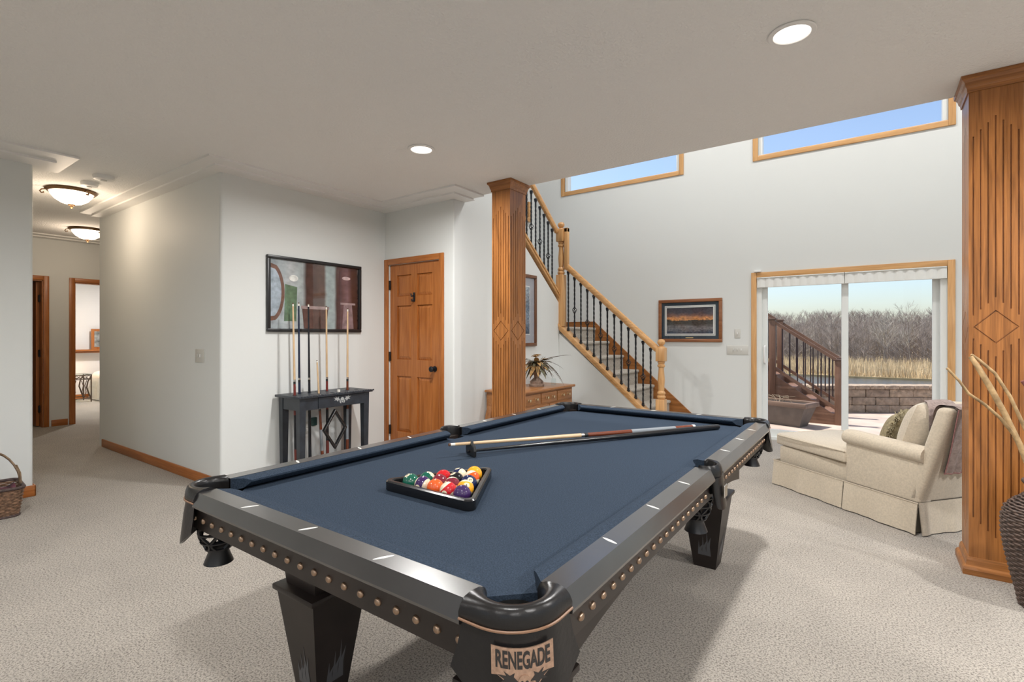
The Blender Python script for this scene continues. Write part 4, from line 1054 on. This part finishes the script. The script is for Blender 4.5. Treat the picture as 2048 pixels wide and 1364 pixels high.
for a, el, L, dr in ((.55, .35, .42, .1), (.7, .45, .46, .25), (.95, .25, .36, .5), (1.2, .15, .40, .8), (.3, .1, .36, 1.0), (1.5, .3, .34, .9)):
    d = Vector((math.cos(a), math.sin(a), el)); mb = MB(); leaf(mb, (0,0,.05), d, L, .012, dr); mb.build('feather', DKB, ar, fix=False)
for k in range(3):
    mb = MB(); c = Vector(((-.03, .05, .02)[k], (.06, .10, -.06)[k], (.12, .07, .11)[k]))
    for j in range(9):
        a = 2*math.pi*j/9; leaf(mb, c, (math.cos(a), math.sin(a), .5+.3*(j % 2)), .065, .02, .3)
    mb.build('dried_flower', TAN, ar, fix=False)
tw = MB()
for k in range(60):
    a = rnd.uniform(0, 2*math.pi); r = rnd.uniform(.08, .2); z = rnd.uniform(-.12, .12)
    tw.tube([(0, 0, .03), (r*.6*math.cos(a), r*.6*math.sin(a), .05+z*.3), (r*math.cos(a), r*math.sin(a), z)], [.002, .0015, .003], 4)
tw.build('twigs', OLV, ar, fix=False)
jar = thing('glass_jar', 'small clear glass jar beside the urn on the sideboard', 'jar', (-3.02, 5.08, PZ))
MB().lathe([(.028, 0), (.03, .01), (.03, .06), (.024, .07), (.026, .08)], (0,0,0), 18, cap=False).lathe([(.001, .001), (.028, .001)], (0,0,0), 18, cap=False).build('body', glass('jar_glass', (.92,.95,.95)), jar)

# ------------------------------------------------------------------ chaise lounge (local x along its length from foot to head, y away from the camera)
CH = thing('chaise_lounge', 'cream upholstered chaise lounge with rolled arms by the sliding door', 'chaise lounge', (-.69, 4.868, 0), math.atan2(-.630, .7766))
CRM = mat('cream_fabric', (.55,.475,.37), .85, 0, .2, var=(90,.10), bump=(160,.35,.003))
CRM.node_tree.nodes['Principled BSDF'].inputs['Sheen Weight'].default_value = .3
CW = .72
MB().rbox((.03, .03, .15), (1.16, CW-.03, .335), .02, 2).build('base', CRM, CH, smooth=50)
# skirts with slight flare and waves: panels with kick pleats between
def skirt(p0, p1, nrm, name='skirt_panel'):
    p0, p1, nrm = Vector(p0), Vector(p1), Vector(nrm); L = (p1-p0).length; n = max(6, int(L/.03))
    def fn(u, v):
        f = 1-v; wob = .006*math.sin(u*L*22+1.3)*f + .004*math.sin(u*L*51)*f
        q = p0 + (p1-p0)*u + nrm*(.018*f + wob); return (q.x, q.y, .008 + .20*v)
    a = MB().grid(fn, n+1, 6)
    def fb(u, v):
        q = Vector(fn(u, v)) - nrm*.006; return tuple(q)
    a.grid(fb, n+1, 6)
    a.build(name, CRM, CH, smooth=60, fix=False)
for a, b, n in (((0.005, .0, 0), (.668, .0, 0), (0,-1,0)), ((.678, .0, 0), (1.195, .0, 0), (0,-1,0)), ((1.20, .008, 0), (1.20, CW-.008, 0), (1,0,0)), ((0, CW-.005, 0), (0, .005, 0), (-1,0,0)), ((.668, CW, 0), (0, CW, 0), (0,1,0)), ((1.195, CW, 0), (.678, CW, 0), (0,1,0))):
    skirt(a, b, n)
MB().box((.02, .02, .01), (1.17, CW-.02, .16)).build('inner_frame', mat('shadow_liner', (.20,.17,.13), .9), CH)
for a, b in (((-.004, -.004, .203), (.672, .0, .209)), ((.672, -.004, .203), (1.20, .0, .209))): MB().box(a, b).build('welt', CRM, CH)
# seat cushion: boxed cushion with rounded foot, crowned top
def crown(p):
    x, y, z = p
    if z > .40: z += .012*math.sin(math.pi*min(1, max(0, (x+.01)/1.0)))*math.sin(math.pi*min(1, max(0, y/CW)))
    r = .10                      # rounded foot corners
    if x < .12:
        k = ((.12-x)/.13)**2*.05; y = y + k if y < CW/2 else y - k
    return (x, y, z)
cb = MB(); nx, ny = 14, 10
cb.rbox((-.012, -.008, .34), (.69, CW+.008, .43), .018, 3, fn=crown).rbox((.62, .12, .34), (1.15, CW-.12, .43), .018, 3)
cb.build('seat_cushion', CRM, CH, smooth=60)
MB().tube([crown(p) for p in [(.69, -.009, .425), (.3, -.009, .425), (.05, -.009, .425), (-.012, .02, .425), (-.014, CW/2, .425), (-.012, CW-.02, .425), (.05, CW+.009, .425), (.69, CW+.009, .425)]], .005, 6).build('piping', CRM, CH)
# arms
for y0 in (0.0, CW-.13):
    out = -1 if y0 == 0 else 1
    ar_ = MB().rbox((.68, y0+.005, .20), (1.20, y0+.125, .53), .02, 3)
    yc = y0+.055 if out < 0 else y0+.075
    pts = []; rad = []
    for k in range(13):
        f = k/12; pts.append((.672+.56*f, yc+out*.012, .535-.022*f)); rad.append(.056 if k else .050)
    pts = [(.664, yc+out*.012, .535)] + pts; rad = [.035] + rad
    ar_.tube(pts, rad, 16, sx=1.25)
    ar_.build('arm', CRM, CH, smooth=50)
# back: leaning slab with wings
def lean(p):
    x, y, z = p; f = max(0, (z-.2)/.63); return (x + .20*f, y, z)
MB().rbox((1.10, .005, .20), (1.195, CW-.005, .835), .03, 4, fn=lean).build('backrest', CRM, CH, smooth=50)
def puff(c, sx, sy, sz, nu=20, nv=20, e=.55):
    """soft pillow: x thickness, y width, z height"""
    mb = MB()
    for side in (-1, 1):
        def fn(u, v):
            a, b = u*2-1, v*2-1
            w = (max(0, 1-abs(a)**2.6)*max(0, 1-abs(b)**2.6))**e
            pin = 1-.06*(a*a*b*b)
            return (c[0]+side*sx*w, c[1]+sy*a*pin, c[2]+sz*b*pin)
        mb.grid(fn, nu, nv)
    return mb
pb = puff((0, 0, 0), .125, .27, .215); pb.xf(Matrix.Translation((1.075, CW/2-.03, .63)) @ Matrix.Rotation(R(19), 4, 'Y'))
pb.build('back_cushion', CRM, CH, smooth=70)
# fringed pillow (rests on the seat against the back cushion)
M_CH = CH.matrix_basis.copy()
def in_ch(p): return M_CH @ Vector(p)
fp = thing('fringed_pillow', 'olive tan throw pillow with shaggy fringe on the chaise', 'pillow', in_ch((.80, .33, .43)), math.atan2(-.630, .7766)+R(25))
PIL = mat('pillow_olive', (.30,.25,.15), .85, var=(60,.3)); FRG = mat('fringe_tan', (.36,.31,.20), .9, var=(80,.4))
pp = puff((0, 0, 0), .07, .155, .14, 16, 16); pm_ = Matrix.Translation((0, 0, .15)) @ Matrix.Rotation(R(20), 4, 'Y'); pp.xf(pm_); pp.build('cushion', PIL, fp, smooth=70)
fr = MB(); rn = random.Random(5)
for k in range(420):
    s_ = rn.random()*4; e = s_ % 1*2-1; sd_ = int(s_)
    y, z = ((e, 1), (1, e), (e, -1), (-1, e))[sd_]
    b_ = Vector((rn.uniform(-.012, .012), y*.15*.96, z*.135*.96)); d = Vector((rn.uniform(-.6, .6), y*(1 if sd_ % 2 else .3)+rn.uniform(-.4, .4), z*(.3 if sd_ % 2 else 1)+rn.uniform(-.4, .4))).normalized()
    l = rn.uniform(.025, .045); fr.tube([b_, b_+d*l*.6, b_+d*l+Vector((0,0,-.006))], [.0035, .003, .0015], 4, cap=False)
fr.xf(pm_); fr.v = [(x, y, max(z, .013)) for x, y, z in fr.v]; fo = fr.build('fringe', FRG, fp, smooth=60, fix=False); fo['kind'] = 'stuff'
# throw blanket over the back
THR = mat('throw_taupe', (.30,.235,.21), .9, var=(50,.25), bump=(120,.5,.004))
th = thing('throw_blanket', 'taupe throw blanket with pink edging draped over the chaise back', 'blanket', in_ch((1.37, .20, .60)), math.atan2(-.630, .7766))
from mathutils.bvhtree import BVHTree
cv, cf = [], []
for o_ in CH.children:
    if o_.name.split('.')[0] in ('backrest', 'back_cushion'):
        n_ = len(cv); cv += [v.co.copy() for v in o_.data.vertices]; cf += [tuple(k+n_ for k in p.vertices) for p in o_.data.polygons]
tree_ = BVHTree.FromPolygons(cv, cf)
def top_z(x, y):
    z_ = []
    for dx_ in (-.014, -.007, 0, .007, .014):
        for dy_ in (-.012, 0, .012):
            h_ = tree_.ray_cast(Vector((x+dx_, y+dy_, 1.3)), Vector((0, 0, -1)))[0]
            if h_ is not None: z_.append(h_.z)
    return max(z_) if z_ else .80
def th_fn(off):
    def fn(u, v):
        y = .03 + .32*u
        if v < .55:
            f = v/.55; xs = 1.27-.17*min(1, u*2); x = xs+(1.392-xs)*f
            z = top_z(x, y) + .006 + off
        else:
            g = (v-.55)/.45; z = (.838 + off)*(1-g) + .41*g; y += .07*g - .10*u*g
            x = 1.195 + .20*(z-.2)/.63 + .010 + off + .009*g*(1+math.sin(u*22+g*3))
        return (x-1.37, y-.20, z-.60)
    return fn
MB().grid(th_fn(0), 36, 40).grid(th_fn(.008), 36, 40).build('cloth', THR, th, smooth=70, fix=False)
ed = MB(); fnn = th_fn(.006)
ed.tube([fnn(k/35, 1) for k in range(36)], .005, 6); ed.tube([fnn(0.0, k/30) for k in range(17, 31)], .004, 6)
ed.build('pink_edging', mat('edging_pink', (.30,.15,.14), .9, var=(90,.3)), th)

# ------------------------------------------------------------------ woven floor vase with branches
VX, VY = .672, 3.355
vz = thing('woven_vase', 'tall dark brown woven rattan floor vase in front of the column', 'vase', (VX, VY, 0))
RAT = mat('rattan_dark', (.085,.055,.042), .6, var=(70,.6)); 
prof = [(0, .098), (.06, .108), (.15, .128), (.25, .148), (.34, .160), (.41, .160), (.455, .148), (.49, .120), (.515, .088), (.535, .074), (.56, .072), (.585, .082)]
def vr(z):
    for (a, ra), (b, rb) in zip(prof, prof[1:]):
        if a <= z <= b: return ra+(rb-ra)*(z-a)/(b-a)
    return prof[-1][1]
MB().lathe([(r-.006, z) for z, r in prof] + [(r-.012, z) for z, r in prof[::-1]], (0,0,0), 32, cap=False).build('lining', mat('rattan_core', (.03,.02,.016), .8), vz)
wv = MB(); z = .006; row = 0
while z < .582:
    r0 = vr(z); n = 96; pts = []
    for k in range(n):
        a = 2*math.pi*k/n; r = r0 + .0035*math.sin(a*16 + row*math.pi); pts.append((r*math.cos(a), r*math.sin(a), z))
    pts.append(pts[0]); wv.tube(pts, .0058, 5, cap=False); z += .0112; row += 1
wv.build('weave', RAT, vz, smooth=60, fix=False)
MB().ring((0,0,.586), .083, .010, 32, 8).build('rim', RAT, vz)
STK = mat('branch_tan', (.38,.25,.12), .7, var=(25,.4), bump=(60,.5,.004)); STR = mat('branch_red', (.22,.07,.06), .6, var=(25,.3))
def branch(label, pts, rad, m, fork=None):
    base_ = Vector(pts[0]); t = thing('bare_branch', label, 'branch', base_, 0, 'branches in the woven vase')
    MB().tube([Vector(p)-base_ for p in pts], rad, 10).build('stem', m, t, smooth=60)
    if fork: MB().tube([Vector(p)-base_ for p in fork[0]], fork[1], 8).build('side_shoot', m, t, smooth=60)
branch('thick bare branch with a side shoot leaning left out of the woven vase', [(.66, 3.35, .30), (.625, 3.35, .58), (.575, 3.345, .75), (.52, 3.34, .90), (.47, 3.34, 1.02), (.425, 3.34, 1.12), (.398, 3.34, 1.17)], [.012, .012, .012, .012, .013, .012, .010], STK,
       ([(.560, 3.342, .79), (.50, 3.30, .88), (.44, 3.27, .945), (.38, 3.25, .995), (.345, 3.24, 1.055), (.300, 3.24, 1.115)], [.008, .0075, .007, .0065, .006, .006]))
branch('thin bare branch crossing behind the thick one in the woven vase', [(.69, 3.36, .30), (.655, 3.37, .62), (.60, 3.38, .82), (.545, 3.38, .98), (.49, 3.37, 1.09), (.43, 3.36, 1.155), (.402, 3.35, 1.18)], [.009, .008, .008, .0075, .007, .007, .006], STK)
branch('reddish curved bare branch in the woven vase', [(.70, 3.34, .30), (.70, 3.31, .62), (.66, 3.28, .86), (.61, 3.26, .99), (.565, 3.25, 1.065)], [.009, .009, .009, .008, .008], STR)

# ------------------------------------------------------------------ wicker basket by the left wall
bx, by = -5.065, .735
bs = thing('wicker_basket', 'brown wicker basket with arched twig handle by the left wall', 'basket', (bx, by, 0), R(-4))
WIC = mat('wicker_brown', (.20,.115,.07), .65, var=(60,.6)); WICD = mat('wicker_dark', (.07,.045,.04), .7, var=(60,.5))
def rrect(h, w, n=9, r=.05):
    out = []
    for cx_, cy_, a0 in ((h-r, w-r, 0), (-h+r, w-r, 90), (-h+r, -w+r, 180), (h-r, -w+r, 270)):
        for k in range(n+1): a = R(a0+90*k/n); out.append((cx_+r*math.cos(a), cy_+r*math.sin(a)))
    return out
wb = MB(); N_ = 80
for row in range(17):
    z = .008+.0112*row; k_s = 1+.16*z/.2; base_ = rrect(.145*k_s, .165*k_s)
    pts = []
    for k in range(N_):
        x, y = polyline_at(base_+[base_[0]], k/N_); w = 1 + .022*math.sin(2*math.pi*k/N_*20 + row*math.pi); pts.append((x*w, y*w, z))
    pts.append(pts[0]); wb.tube(pts, .0056, 5, cap=False)
wb.build('weave', WIC, bs, smooth=60, fix=False)
bp_ = rrect(.172, .192); MB().tube([(x, y, .203) for x, y in bp_+[bp_[0]]], .011, 8, cap=False).build('rim', WICD, bs)
bp_ = rrect(.15, .17); MB().tube([(x, y, .008) for x, y in bp_+[bp_[0]]], .009, 8, cap=False).prism(rrect(.14, .16), .004, .012).build('foot_ring', WICD, bs)
hb = MB()
for off in (-.008, .008, 0):
    hb.tube([(off+.02*math.sin(k), .185*math.cos(math.pi*k/16), .19+.265*math.sin(math.pi*k/16)+abs(off)*.6) for k in range(17)], .0065, 6)
for y in (-.185, .185):
    for dx in (-.06, .06): hb.tube([(dx, y, .20), (dx*.5, y*.99, .28), (0, y*.9, .335)], .005, 5)
hb.build('handle', mat('twig_brown', (.20,.13,.075), .6, var=(40,.4)), bs, smooth=60)
cl = MB().grid(lambda u, v: (bx+(-.14+.28*u), by+(-.15+.30*v), .185+.035*math.sin(u*6+1)*math.sin(v*5)+.02*math.cos(v*11)), 24, 24)
tag(cl.build('folded_cloth', mat('plum_cloth', (.10,.03,.045), .85, var=(25,.9)), smooth=70, fix=False), 'dark plum patterned cloth lying in the wicker basket', 'cloth')

# ------------------------------------------------------------------ bedroom things seen through the hall door
bed = thing('bed', 'white quilted bed in the room at the end of the hall', 'bed', (-11.9, 4.3, 0))
QLT = mat('white_quilt', (.72,.70,.66), .85, bump=(30,.5,.01))
MB().rbox((-12.95, 3.40, .28), (-10.9, 5.1, .56), .10, 5).build('mattress', QLT, bed, org=bed.location, smooth=60)
def drape(u, v): return (-12.9+2.0*u, 3.38-.02*abs(math.sin(u*30))-.02*(1-v), .02+.42*v)
MB().grid(drape, 60, 4).build('bed_skirt', QLT, bed, org=bed.location, smooth=60, fix=False)
stb = thing('iron_side_table', 'scrolled iron side table with glass top beside the bed', 'side table', (-12.55, 3.05, 0))
SI = mat('brown_iron', (.10,.065,.045), .5, .4)
MB().box((-12.80, 2.86, .53), (-12.32, 3.26, .542)).build('glass_top', glass('table_glass', (.85,.92,.9)), stb, org=stb.location)
fr_ = MB()
for x in (-12.79, -12.33):
    for y in (2.87, 3.25):
        fr_.tube([(x, y, .0), (x, y, .53)], .011, 8)
        sx_ = 1 if x < -12.5 else -1; sy_ = 1 if y < 3 else -1
        fr_.tube([(x, y, .50), (x+.0, y+sy_*.05, .40), (x, y+sy_*.07, .28), (x, y+sy_*.03, .14), (x, y, .05)], .012, 6)
for z in (.07, .44, .52): fr_.tube([(-12.79, 2.87, z), (-12.33, 2.87, z), (-12.33, 3.25, z), (-12.79, 3.25, z), (-12.79, 2.87, z)], .009, 6)
for k in range(6): fr_.ring((-12.33, 2.91+.06*k, .48), .026, .005, 12, 5, 'x')
fr_.build('iron_frame', SI, stb, org=stb.location)
for x, y in ((-12.33, 3.14), (-12.33, 2.98)):
    mb = MB()
    for q in (-1, 1):
        mb.tube([(x, y, .08), (x, y+q*.03, .2), (x, y+q*.012, .32), (x, y+q*.04, .42)], .007, 6)
    mb.build('iron_leaves', SI, stb, org=stb.location)
lm = thing('bedside_lamp', 'bedside lamp with glowing cream shade in the far bedroom', 'lamp', (-12.62, 2.93, .542))
MB().lathe([(.001, 0), (.07, 0), (.07, .015), (.02, .03), (.03, .12), (.045, .2), (.02, .3), (.008, .34), (.008, .42)], (0,0,0), 16).build('lamp_base', SI, lm)
MB().lathe([(.14, .40), (.09, .66)], (0,0,0), 24, cap=False).build('lamp_shade', emit('shade_glow', (1,.85,.65), 1.4), lm)
l = bpy.data.lights.new('bedside_bulb', 'POINT'); l.energy = 14; l.color = (1,.85,.68); l.shadow_soft_size = .08
lo = bpy.data.objects.new('bulb', l); COL.objects.link(lo); lo.parent = lm; lo.location = (0,0,.5)
pf = thing('leaning_picture', 'small oak framed picture leaning on the bedroom ledge', 'picture', (-13.0, 3.62, 1.0))
MB().box((-.03, -.19, 0), (-.01, .19, .42)).build('frame', oakr('z'), pf)
MB().box((-.009, -.14, .05), (-.006, .14, .37)).build('print', mat('photo_grey', (.30,.30,.28), .3, var=(8,.8)), pf)
recessed(-11.3, 3.6, 'added unseen recessed ceiling light of the far bedroom', 'recessed lights', 60)  # unseen lamp added to brighten the bedroom

# ------------------------------------------------------------------ outdoors: patio, deck stair, planter, block wall, river bank, trees
ZP = -.06
CONC = mat('patio_concrete', (.52,.42,.36), .85, var=(3,.18), bump=(60,.2,.004))
struct(MB().box((-9, YW+.16, ZP-.15), (9, 13.5, ZP)).build('ground_patio', CONC), 'stained concrete patio')
BANK = mat('bank_grass', (.33,.25,.13), .9, var=(1.5,.35))
struct(MB().prism([(13.4, ZP-.02), (17.5, -1.9), (17.5, -2.4), (13.4, -2.4)], -60, 60, 'x').build('ground_bank', BANK))
wm, nt, b = base('river_water'); setp(b, .08, 0, .5); b.inputs['Base Color'].default_value = (.10,.10,.09, 1)
tc = nt.nodes.new('ShaderNodeTexCoord'); mp = nt.nodes.new('ShaderNodeMapping'); mp.inputs['Scale'].default_value = (.6, 3.0, 1); no = nt.nodes.new('ShaderNodeTexNoise'); no.inputs['Scale'].default_value = 1.2; no.inputs['Detail'].default_value = 4
bp = nt.nodes.new('ShaderNodeBump'); bp.inputs['Strength'].default_value = .9; bp.inputs['Distance'].default_value = .12
nt.links.new(tc.outputs['Object'], mp.inputs[0]); nt.links.new(mp.outputs[0], no.inputs['Vector']); nt.links.new(no.outputs['Fac'], bp.inputs['Height']); nt.links.new(bp.outputs['Normal'], b.inputs['Normal'])
o = MB().box((-60, 17, -1.95), (60, 46, -1.75)).build('river', wm); o['kind'] = 'stuff'; tag(o, 'still grey river between the block wall and the reeds', 'water')
struct(MB().box((-90, 44, -2.3), (90, 190, -1.62)).build('ground_far', BANK), 'dry grass ground under the trees')
# reeds
rd = MB(); rn = random.Random(11)
for k in range(15000):
    y = 44.2 + 29*rn.random()**1.6; x = rn.uniform(-.32, .32)*y; h = rn.uniform(.45, 1.15)*(1 if y < 60 else .8); w = .022; dx = rn.uniform(-.25, .25)*h; dy = rn.uniform(-.2, .2)*h
    a = rn.uniform(0, math.pi); ca, sa = w*math.cos(a), w*math.sin(a)
    rd.add([(x-ca, y-sa, -1.64), (x+ca, y+sa, -1.64), (x+dx, y+dy, -1.64+h)], [(0, 1, 2)])
o = rd.build('reeds', mat('reed_straw', (.62,.49,.30), .9, var=(.6,.25)), smooth=0, fix=False); o['kind'] = 'stuff'; tag(o, 'dry straw coloured reeds along the far river bank', 'reeds')
# bare trees
BARK = mat('bare_bark', (.27,.225,.195), .9, var=(1.2,.3)); BARKL = mat('bare_bark_pale', (.38,.34,.29), .9, var=(1.2,.25))
def tree_mesh(seed, H, spread, lvl=3):
    rn = random.Random(seed); tr = MB(); br = MB()
    top = Vector((rn.uniform(-.5, .5), rn.uniform(-.5, .5), H*.8))
    tr.tube([(0,0,-.2), top*.35+Vector((rn.uniform(-.2,.2), 0, 0)), top*.7, top], [H*.017, H*.013, H*.008, H*.003], 5, cap=False)
    def grow(p, d, L, r, n):
        q = p + d*L*.5 + Vector((rn.uniform(-.1,.1), rn.uniform(-.1,.1), .06))*L; e = q + (d+Vector((rn.uniform(-.3,.3), rn.uniform(-.3,.3), .25))).normalized()*L*.5
        br.tube([p, q, e], [r, r*.7, r*.35], 3, cap=False)
        if n == 0: return
        for _ in range(5 if n > 1 else 7):
            f = rn.uniform(.25, 1); s_ = p.lerp(q, f*2) if f < .5 else q.lerp(e, f*2-1)
            dd_ = (d + Vector((rn.uniform(-1,1), rn.uniform(-1,1), rn.uniform(-.2,.8)))*.9).normalized()
            grow(s_, dd_, L*rn.uniform(.45,.65), max(r*.5, .011), n-1)
    for k in range(17):
        f = rn.uniform(.15, 1); a = rn.uniform(0, 2*math.pi)
        grow(top*f, Vector((math.cos(a)*spread, math.sin(a)*spread, rn.uniform(.45, 1.1))).normalized(), H*rn.uniform(.2,.34)*(1.15-f*.5), H*.006*(1.25-f), 2)
    return tr.mesh('trunk', 60, False), br.mesh('branches', 60, False)
protos = [tree_mesh(k, H, sp_) for k, (H, sp_) in enumerate(((9, .8), (8, .7), (10, .9), (7, .9), (8.5, 1.0)))]
for k, (a, b_) in enumerate(protos): a.materials.append(BARKL if k in (1,) else BARK); b_.materials.append(BARKL if k in (1,) else BARK)
TL = ['tall bare grey tree in the wood across the river', 'pale barked bare tree in the wood across the river', 'broad crowned bare tree in the wood across the river', 'short bushy bare tree in the wood across the river', 'wide spreading bare tree in the wood across the river']
rn = random.Random(21); spots = []
hgt = [max(v.co.z for m_ in p for v in m_.vertices) for p in protos]
for row in range(11):
    for k in range(24):
        for tr_ in range(60):
            y = 70 + row*6 + rn.uniform(-3, 3); x = (-.21 + .42*(k+rn.uniform(-.3, 1.3))/24)*y
            if all(math.dist((x, y), q_) > 1.7 for q_ in spots): break
        spots.append((x, y)); i = rn.randrange(5); big = row == 3 and k == 14     # the broad crown that stands above the tree line
        if big: i = 2
        s_ = (2.9+.0388*y)*(1.28 if big else rn.uniform(.78, 1.13))/hgt[i]
        t = link('bare_tree', protos[i][0], None, (x, y, -1.65)); t.rotation_euler = (0, 0, rn.uniform(0, 6.28)); t.scale = (s_, s_, s_)
        tag(t, TL[i], 'tree', 'bare trees across the river'); link('branches', protos[i][1], t)
bsh = MB()
for k in range(5000):
    y = rn.uniform(62, 108); x = rn.uniform(-.26, .26)*y; h = rn.uniform(.8, 3.2); bsh.tube([(x, y, -1.7), (x+rn.uniform(-.5,.5), y, -1.7+h*.6), (x+rn.uniform(-1,1), y, -1.7+h)], [.03, .022, .01], 3, cap=False)
o = bsh.build('undergrowth', BARK, smooth=0, fix=False); o['kind'] = 'stuff'; tag(o, 'tangled bare brush between the far trees', 'brush')
# retaining wall of split-face blocks
rw = thing('block_wall', 'low retaining wall of tan split face blocks beyond the patio', 'wall', (0, 10.95, ZP), math.atan2(.549, .836))
SB = [mat('split_block_%d' % k, c, .9, var=(14,.3), bump=(22,1.0,.03)) for k, c in enumerate(((.30,.235,.18), (.36,.28,.21), (.26,.20,.155)))]
rn = random.Random(4)
KN, KA = -1.2, math.atan2(.549, .836)     # where the wall turns, and by how much
def wall_piece(x, w_, y0, z0, y1, z1, r, m, name):
    mb = MB().rbox((x+.004, y0, z0), (x+w_-.004, y1, z1), r, 2)
    if x+w_*.5 < KN: mb.v = [tuple(Vector((KN, 0, 0)) + Rz(-KA) @ (Vector(p)-Vector((KN, 0, 0)))) for p in mb.v]
    mb.build(name, m, rw)
for c in range(3):
    x = -3.4 + (.17 if c % 2 else 0)
    while x < 3.6:
        w_ = .40; dpt = rn.uniform(-.008, .012)
        wall_piece(x, w_, -.16+dpt, c*.137, .14, c*.137+.133, .012, SB[rn.randrange(3)], 'block'); x += w_
x = -3.4
while x < 3.6:
    wall_piece(x, .25, -.20, .411, .14, .475, .01, SB[1], 'cap_stone'); x += .25
# planter
pt = thing('planter_box', 'dark brown tapered planter box on the patio by the deck stair', 'planter', (-1.10, 8.62, ZP), R(-18))
PLM = mat('planter_brown', (.12,.095,.08), .6, var=(8,.2))
def frust(mb, x0, y0, z0, x1, y1, z1):
    mb.add([(-x0,-y0,z0),(x0,-y0,z0),(x0,y0,z0),(-x0,y0,z0),(-x1,-y1,z1),(x1,-y1,z1),(x1,y1,z1),(-x1,y1,z1)], [(0,3,2,1),(4,5,6,7),(0,1,5,4),(1,2,6,5),(2,3,7,6),(3,0,4,7)])
mb = MB(); frust(mb, .30, .13, 0, .40, .20, .30); mb.build('body', PLM, pt, smooth=0)
rm = MB()
for a in ((-.43,-.23,.29,.43,-.17,.36), (-.43,.17,.29,.43,.23,.36), (-.43,-.17,.29,-.37,.17,.36), (.37,-.17,.29,.43,.17,.36)): rm.rbox(a[:3], a[3:], .012, 2)
rm.build('rim', mat('planter_rim', (.19,.125,.09), .5), pt); MB().box((-.38,-.18,.30), (.38,.18,.335)).build('soil', mat('soil', (.03,.022,.018), .95), pt)
mb = MB()
for k in range(14): x = rn.uniform(-.3,.3); mb.tube([(x, rn.uniform(-.1,.1), .33), (x+rn.uniform(-.08,.08), 0, .40), (x+rn.uniform(-.15,.15), .05, .43)], .003, 4)
mb.build('dead_stems', mat('dead_stem', (.30,.24,.17), .9), pt)
# deck stair
DY0, DY1 = 9.0, 9.85
dk = thing('deck_stair', 'brown deck stair with dark metal balusters descending to the patio', 'deck stair', (-.9, 9.5, ZP)); DO = dk.location
def deckw(ax): return wood('deck_' + ax, (.15,.075,.045), (.23,.12,.075), ax, .6)
def dzx(x): return .125 + (-.428-x)*.70        # bottom-rail height along the slope
for y in (DY0, DY1):
    for x, zb_, zt_ in ((-.405, ZP, .90), (-1.29, .30, 1.53), (-2.2, 1.0, 2.2)):
        p = MB().rbox((x-.045, y-.045, zb_), (x+.045, y+.045, zt_), .006, 2).build('post', deckw('z'), dk, org=DO)
        MB().rbox((x-.06, y-.06, zt_), (x+.06, y+.06, zt_+.03), .008, 2).build('post_cap', mat('deck_cap', (.12,.065,.045), .5), p, org=DO)
    for off, nm in ((.76, 'top_rail'), (.03, 'bottom_rail')):
        MB().prism([(-.43, dzx(-.43)+off), (-2.2, dzx(-2.2)+off), (-2.2, dzx(-2.2)+off+.055), (-.43, dzx(-.43)+off+.055)], y-.03, y+.03, 'y').build(nm, deckw('x'), dk, org=DO)
    for k in range(15):
        x = -.52-.105*k
        if abs(x+1.29) < .05: continue
        MB().tube([(x, y, dzx(x)+.06), (x, y, dzx(x)+.78)], .0095, 6).build('metal_baluster', mat('deck_metal', (.045,.025,.03), .4, .4), dk, org=DO)
    MB().prism([(-.36, ZP), (-.36, .02), (-2.2, dzx(-2.2)-.05), (-2.2, dzx(-2.2)-.33), (-.80, ZP)], y-.02, y+.02, 'y').build('stringer', deckw('x'), dk, org=DO)
for k in range(7):
    x = -.44-.26*k; z = ZP+.17+.182*k
    MB().box((x-.28, DY0-.03, z-.03), (x, DY1+.03, z)).build('tread', deckw('y'), dk, org=DO)
    MB().box((x-.02, DY0, z-.18), (x, DY1, z-.03)).build('riser', deckw('y'), dk, org=DO)
